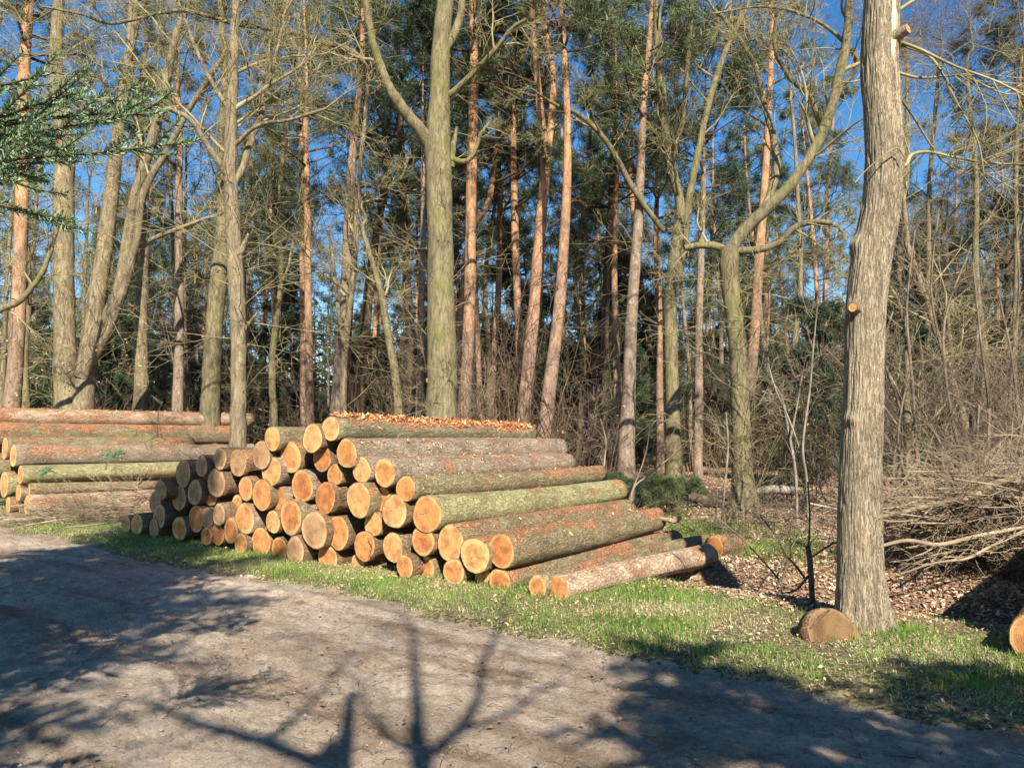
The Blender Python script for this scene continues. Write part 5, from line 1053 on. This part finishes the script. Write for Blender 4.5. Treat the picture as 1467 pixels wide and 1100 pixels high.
def shade_conifer(x, y, H, Rb, z0, label, seed, dens=1., sl_=.5):
    rs = np.random.RandomState(seed); r0 = random.Random(seed); base = np.array([x, y, 0.]); root = thing('conifer_tree', label, 'tree', base, 'trees behind the viewer'); tb = Buf(); cb = Buf(); L = []
    tb.add([(0, 0, -.2), (.03, 0, H * .5), (0, 0, H)], [.16, .1, .02], 10); tb.build('trunk', M['dark_bark'], root)
    for q in range(int(90 * dens)):
        z = z0 + (H - z0) * ((q + r0.random()) / (90 * dens)); a = r0.uniform(0, 6.28); l_ = (min(Rb, sl_ * (H - z)) + .1) * r0.uniform(.6, 1.1); d = np.array([math.cos(a), math.sin(a), r0.uniform(-.1, .15)])
        p0 = np.array([0, 0, z]); p2 = p0 + d * l_; 
        if p2[1] + y > -.35 or any(blocks_view_branch(base + p0 + (p2 - p0) * q_) for q_ in (.4, .7, 1.)): continue
        cb.add([tuple(p0), tuple((p0 + p2) / 2), tuple(p2)], [.022, .013, .004], 5); L.append([(p0 + p2) / 2, p2])
        for s_ in range(int(l_ * 10)):
            t = r0.uniform(.15, 1); p = p0 + (p2 - p0) * t; sd = np.cross(d, [0, 0, 1.]) * r0.choice((-1, 1)); e = d * .6 + sd * .8 + np.array([0, 0, r0.uniform(-.3, .2)]); e /= np.linalg.norm(e); tp = p + e * (.6 * (1.2 - t) * r0.uniform(.5, 1.) + .1)
            cb.add([tuple(p), tuple((p + tp) / 2), tuple(tp)], [.006, .004, .002], 3); L.append([p, (p + tp) / 2, tp])
    cb.build('branches', M['twig_brown'], root); V, f, var = needles_on(L, rs, .06, .012, .0062, .8, .8); mesh_obj('crown', V, f, M['needle_dark'], root, smooth_=False, var=var)
shade_conifer(2.6, -2.6, 6.8, 1.6, 2.6, 'conifer behind the viewer shading the road at lower right', 1, 1.4, .62)
shade_conifer(4.1, -2.5, 6.35, 1.6, 2.2, 'bushy conifer behind the viewer shading the right verge', 2, 1.4, .7)
shade_conifer(-2.75, -3.1, 15.2, 2.2, 4.0, 'tall conifer behind the viewer shading the left stack', 3, 2.7, .4)

# ------------------------------------------------------------------ grass, leaf litter, debris
rs = np.random.RandomState(77)
def grass(N, sampler, hmin, hmax, wd, seed, strawp=.2, name='grass'):
    rs = np.random.RandomState(seed); x, y = sampler(rs, N); n = len(x); u, v = uv_of(x, y)
    z = gz(x, y) - .005; a = rs.rand(n) * 6.28; h = (hmin + (hmax - hmin) * rs.rand(n) ** 1.6) * (.55 + .9 * vnoise(x * 2.3, y * 2.3)); lean = rs.rand(n) * .8 + .1; dx, dy = np.cos(a), np.sin(a); sx, sy = -dy, dx; w_ = wd * rs.uniform(.6, 1.3, n)
    straw = rs.rand(n) < strawp * (.3 + 1.6 * vnoise(x * 1.6 + 50, y * 1.6)); lean = np.where(straw, lean + 1.2, lean)
    h = np.where(straw, h * .8, h)
    B = np.stack([x, y, z], -1); s_ = np.stack([sx, sy, 0 * sx], -1) * w_[:, None]; m = B + np.stack([dx * lean * h * .3, dy * lean * h * .3, h * .62 / np.sqrt(1 + lean ** 2 * .5)], -1); t = B + np.stack([dx * lean * h * .85, dy * lean * h * .85, h * np.maximum(.15, 1 - lean * .42)], -1)
    V = np.stack([B - s_, B + s_, m + s_ * .8, m - s_ * .8, t], 1).reshape(-1, 3); i = np.arange(n) * 5
    F4 = np.stack([i, i + 1, i + 2, i + 3], -1); F3 = np.stack([i + 3, i + 2, i + 4], -1)
    cl = vnoise(x * 3.1 + 9, y * 3.1); base = np.clip(cl * .45 + rs.rand(n) * .35, 0, .72); var = np.where(straw, .8 + .2 * rs.rand(n), base)
    o = mesh_obj(name, V, [F4, F3], M['grass'], None, smooth_=False, var=np.concatenate([var, var])); return o
def verge(rs, N):
    u = rs.uniform(-15, 3.6, N * 3); v = 4.72 + rs.beta(1.5, 1.9, N * 3) * 3.7; x, y = xy_of(u, v); e = road_edge(u); inpile = (v > 6.35) & (u < -4.6) & ~((u < -12.3) & (v < 6.9))
    right = u > -4.6; e = e + .35 * fbm(u * 3.1 + 5, u * 0 + 2, 4); d = smooth(v, e - .12, e + .45) * np.where(right, 1 - smooth(v, 6.9, 8.1), 1.) * (.3 + 1.1 * vnoise(x * 1.9, y * 1.9)) * np.where(u > -2.6, .3 + .8 * (vnoise(x * 1.3 + 4, y * 1.3) > .52), 1.) * (.45 + .55 * (vnoise(x * 3.3, y * 3.3 + 8) > .38))
    k = (rs.rand(N * 3) < d) & ~inpile; x, y = x[k][:N], y[k][:N]; return x, y
o = grass(170000, verge, .018, .095, .0028, 1, .5); tag(o, 'short bright green grass mixed with straw on the verge', 'grass', kind='stuff')
def patches(rs, N):
    X_ = []; Y_ = []
    for (px, py, r_, k) in ((1000, 772, .45, 1.), (1045, 768, .5, .9), (1095, 800, .4, .8), (1130, 790, .35, .6), (1165, 730, .3, .3), (1330, 800, .3, .3), (1010, 690, .5, .15), (1240, 690, .9, .4), (60, 722, .9, .6), (950, 745, .3, .4), (760, 760, .3, .3)):
        g = gpix(px, py); n = int(N / 8 * k); X_.append(g[0] + rs.randn(n) * r_); Y_.append(g[1] + rs.randn(n) * r_ * 1.3)
    return np.concatenate(X_), np.concatenate(Y_)
o = grass(26000, patches, .04, .15, .0035, 2, .1, 'grass_patches'); tag(o, 'tufts of green grass growing among the fallen leaves', 'grass', kind='stuff')

def leaves(N, sampler, size, seed, name, label):
    rs = np.random.RandomState(seed); x, y = sampler(rs, N); C = np.stack([x, y, gz(x, y) + .006 + .03 * rs.rand(len(x)) ** 2], -1); V, f, var = leaf_quads(rs, C, size); o = mesh_obj(name, V, f, M['leaf'], None, smooth_=False, var=var); tag(o, label, 'leaves', kind='stuff')
def forest_floor(rs, N):
    y = 7 + 19 * rs.rand(N * 3) ** 1.5; x = rs.uniform(-.75, .75, N * 3) * y; u, v = uv_of(x, y); k = (v > 7.) & ((u > -4.3) | (v > 11)) & (rs.rand(N * 3) < smooth(v, 6.8, 8.2) + .1); return x[k][:N], y[k][:N]
leaves(130000, forest_floor, .033, 3, 'leaf_litter', 'dry brown leaves covering the forest floor')
def verge_l(rs, N):
    u = rs.uniform(-14, 3.5, N); v = rs.uniform(4.9, 8.6, N); x, y = xy_of(u, v); k = (~((v > 6.3) & (u < -4.6))) & (vnoise(x * 2 + 7, y * 2) > np.where(u > -2.6, .3, .62)); return x[k], y[k]
leaves(15000, verge_l, .019, 4, 'verge_leaves', 'pale dead leaves strewn in the verge grass')
# crumbs, twiglets and pebbles on the road
N = 15000; u = rs.uniform(-13, 4.5, N); v = rs.uniform(.6, 4.95, N); x, y = xy_of(u, v)
C = np.stack([x, y, np.full(N, .012)], -1); 
V, f, var = leaf_quads(rs, C, .0095); o = mesh_obj('road_debris', V, f, M['leaf'], None, smooth_=False, var=var * .45); tag(o, 'small leaf bits and crumbs scattered over the dirt road', 'debris', kind='stuff')
N = 11000; u = rs.uniform(-11, 4.2, N); v = .8 + 4.2 * rs.rand(N) ** .8; kp = fbm(u * 1.3, v * 2.4, 4) + .16 * rs.randn(N) > .02; u, v = u[kp], v[kp]; N = len(u); x, y = xy_of(u, v)
sz = (.004 + .014 * rs.rand(N) ** 4)[:, None, None]; O8 = np.array([[1, 0, 0], [0, 1, 0], [-1, 0, 0], [0, -1, 0], [0, 0, .8], [0, 0, -.8]], float)
V = np.stack([x, y, np.full(N, .012)], -1)[:, None, :] + O8[None] * sz * rs.uniform(.55, 1.3, (N, 6, 1)); i = np.arange(N) * 6
f = np.concatenate([np.stack([i + a, i + b, i + c], -1) for a, b, c in ((0, 1, 4), (1, 2, 4), (2, 3, 4), (3, 0, 4), (1, 0, 5), (2, 1, 5), (3, 2, 5), (0, 3, 5))])
o = mesh_obj('soil_crumbs', V.reshape(-1, 3), f, M['road'], None, smooth_=False); tag(o, 'crumbs of dry soil and grit lying on the dirt road', 'grit', kind='stuff')
tw = Buf()
for i in range(600):
    u0 = rs.uniform(-9, 4); v0 = rs.uniform(1.2, 5.); a, b = xy_of(u0, v0); th = rs.uniform(0, 3.14); l_ = rs.uniform(.03, .14); dx, dy = math.cos(th) * l_, math.sin(th) * l_
    tw.add([(a, b, .014), (a + dx * .5 + rs.randn() * .01, b + dy * .5 + rs.randn() * .01, .024), (a + dx, b + dy, .014)], [.002, .0025, .0012], 4)
o = tw.build('road_twigs', M['twig_dark']); tag(o, 'tiny dark twigs lying on the dirt road', 'twigs', kind='stuff')
# wood chips around the logs
def chips(rs, N):
    u = rs.uniform(-13, -2.5, N); v = 6.15 + rs.randn(N) * .35; return xy_of(u, v)
rs2 = np.random.RandomState(12); x, y = chips(rs2, 1500); C = np.stack([x, y, gz(x, y) + .02], -1); V, f, var = leaf_quads(rs2, C, .02); o = mesh_obj('wood_chips', V, f, M['flake'], None, smooth_=False, var=.4 + .6 * var); tag(o, 'orange wood chips dropped in the grass by the logs', 'wood chips', kind='stuff')
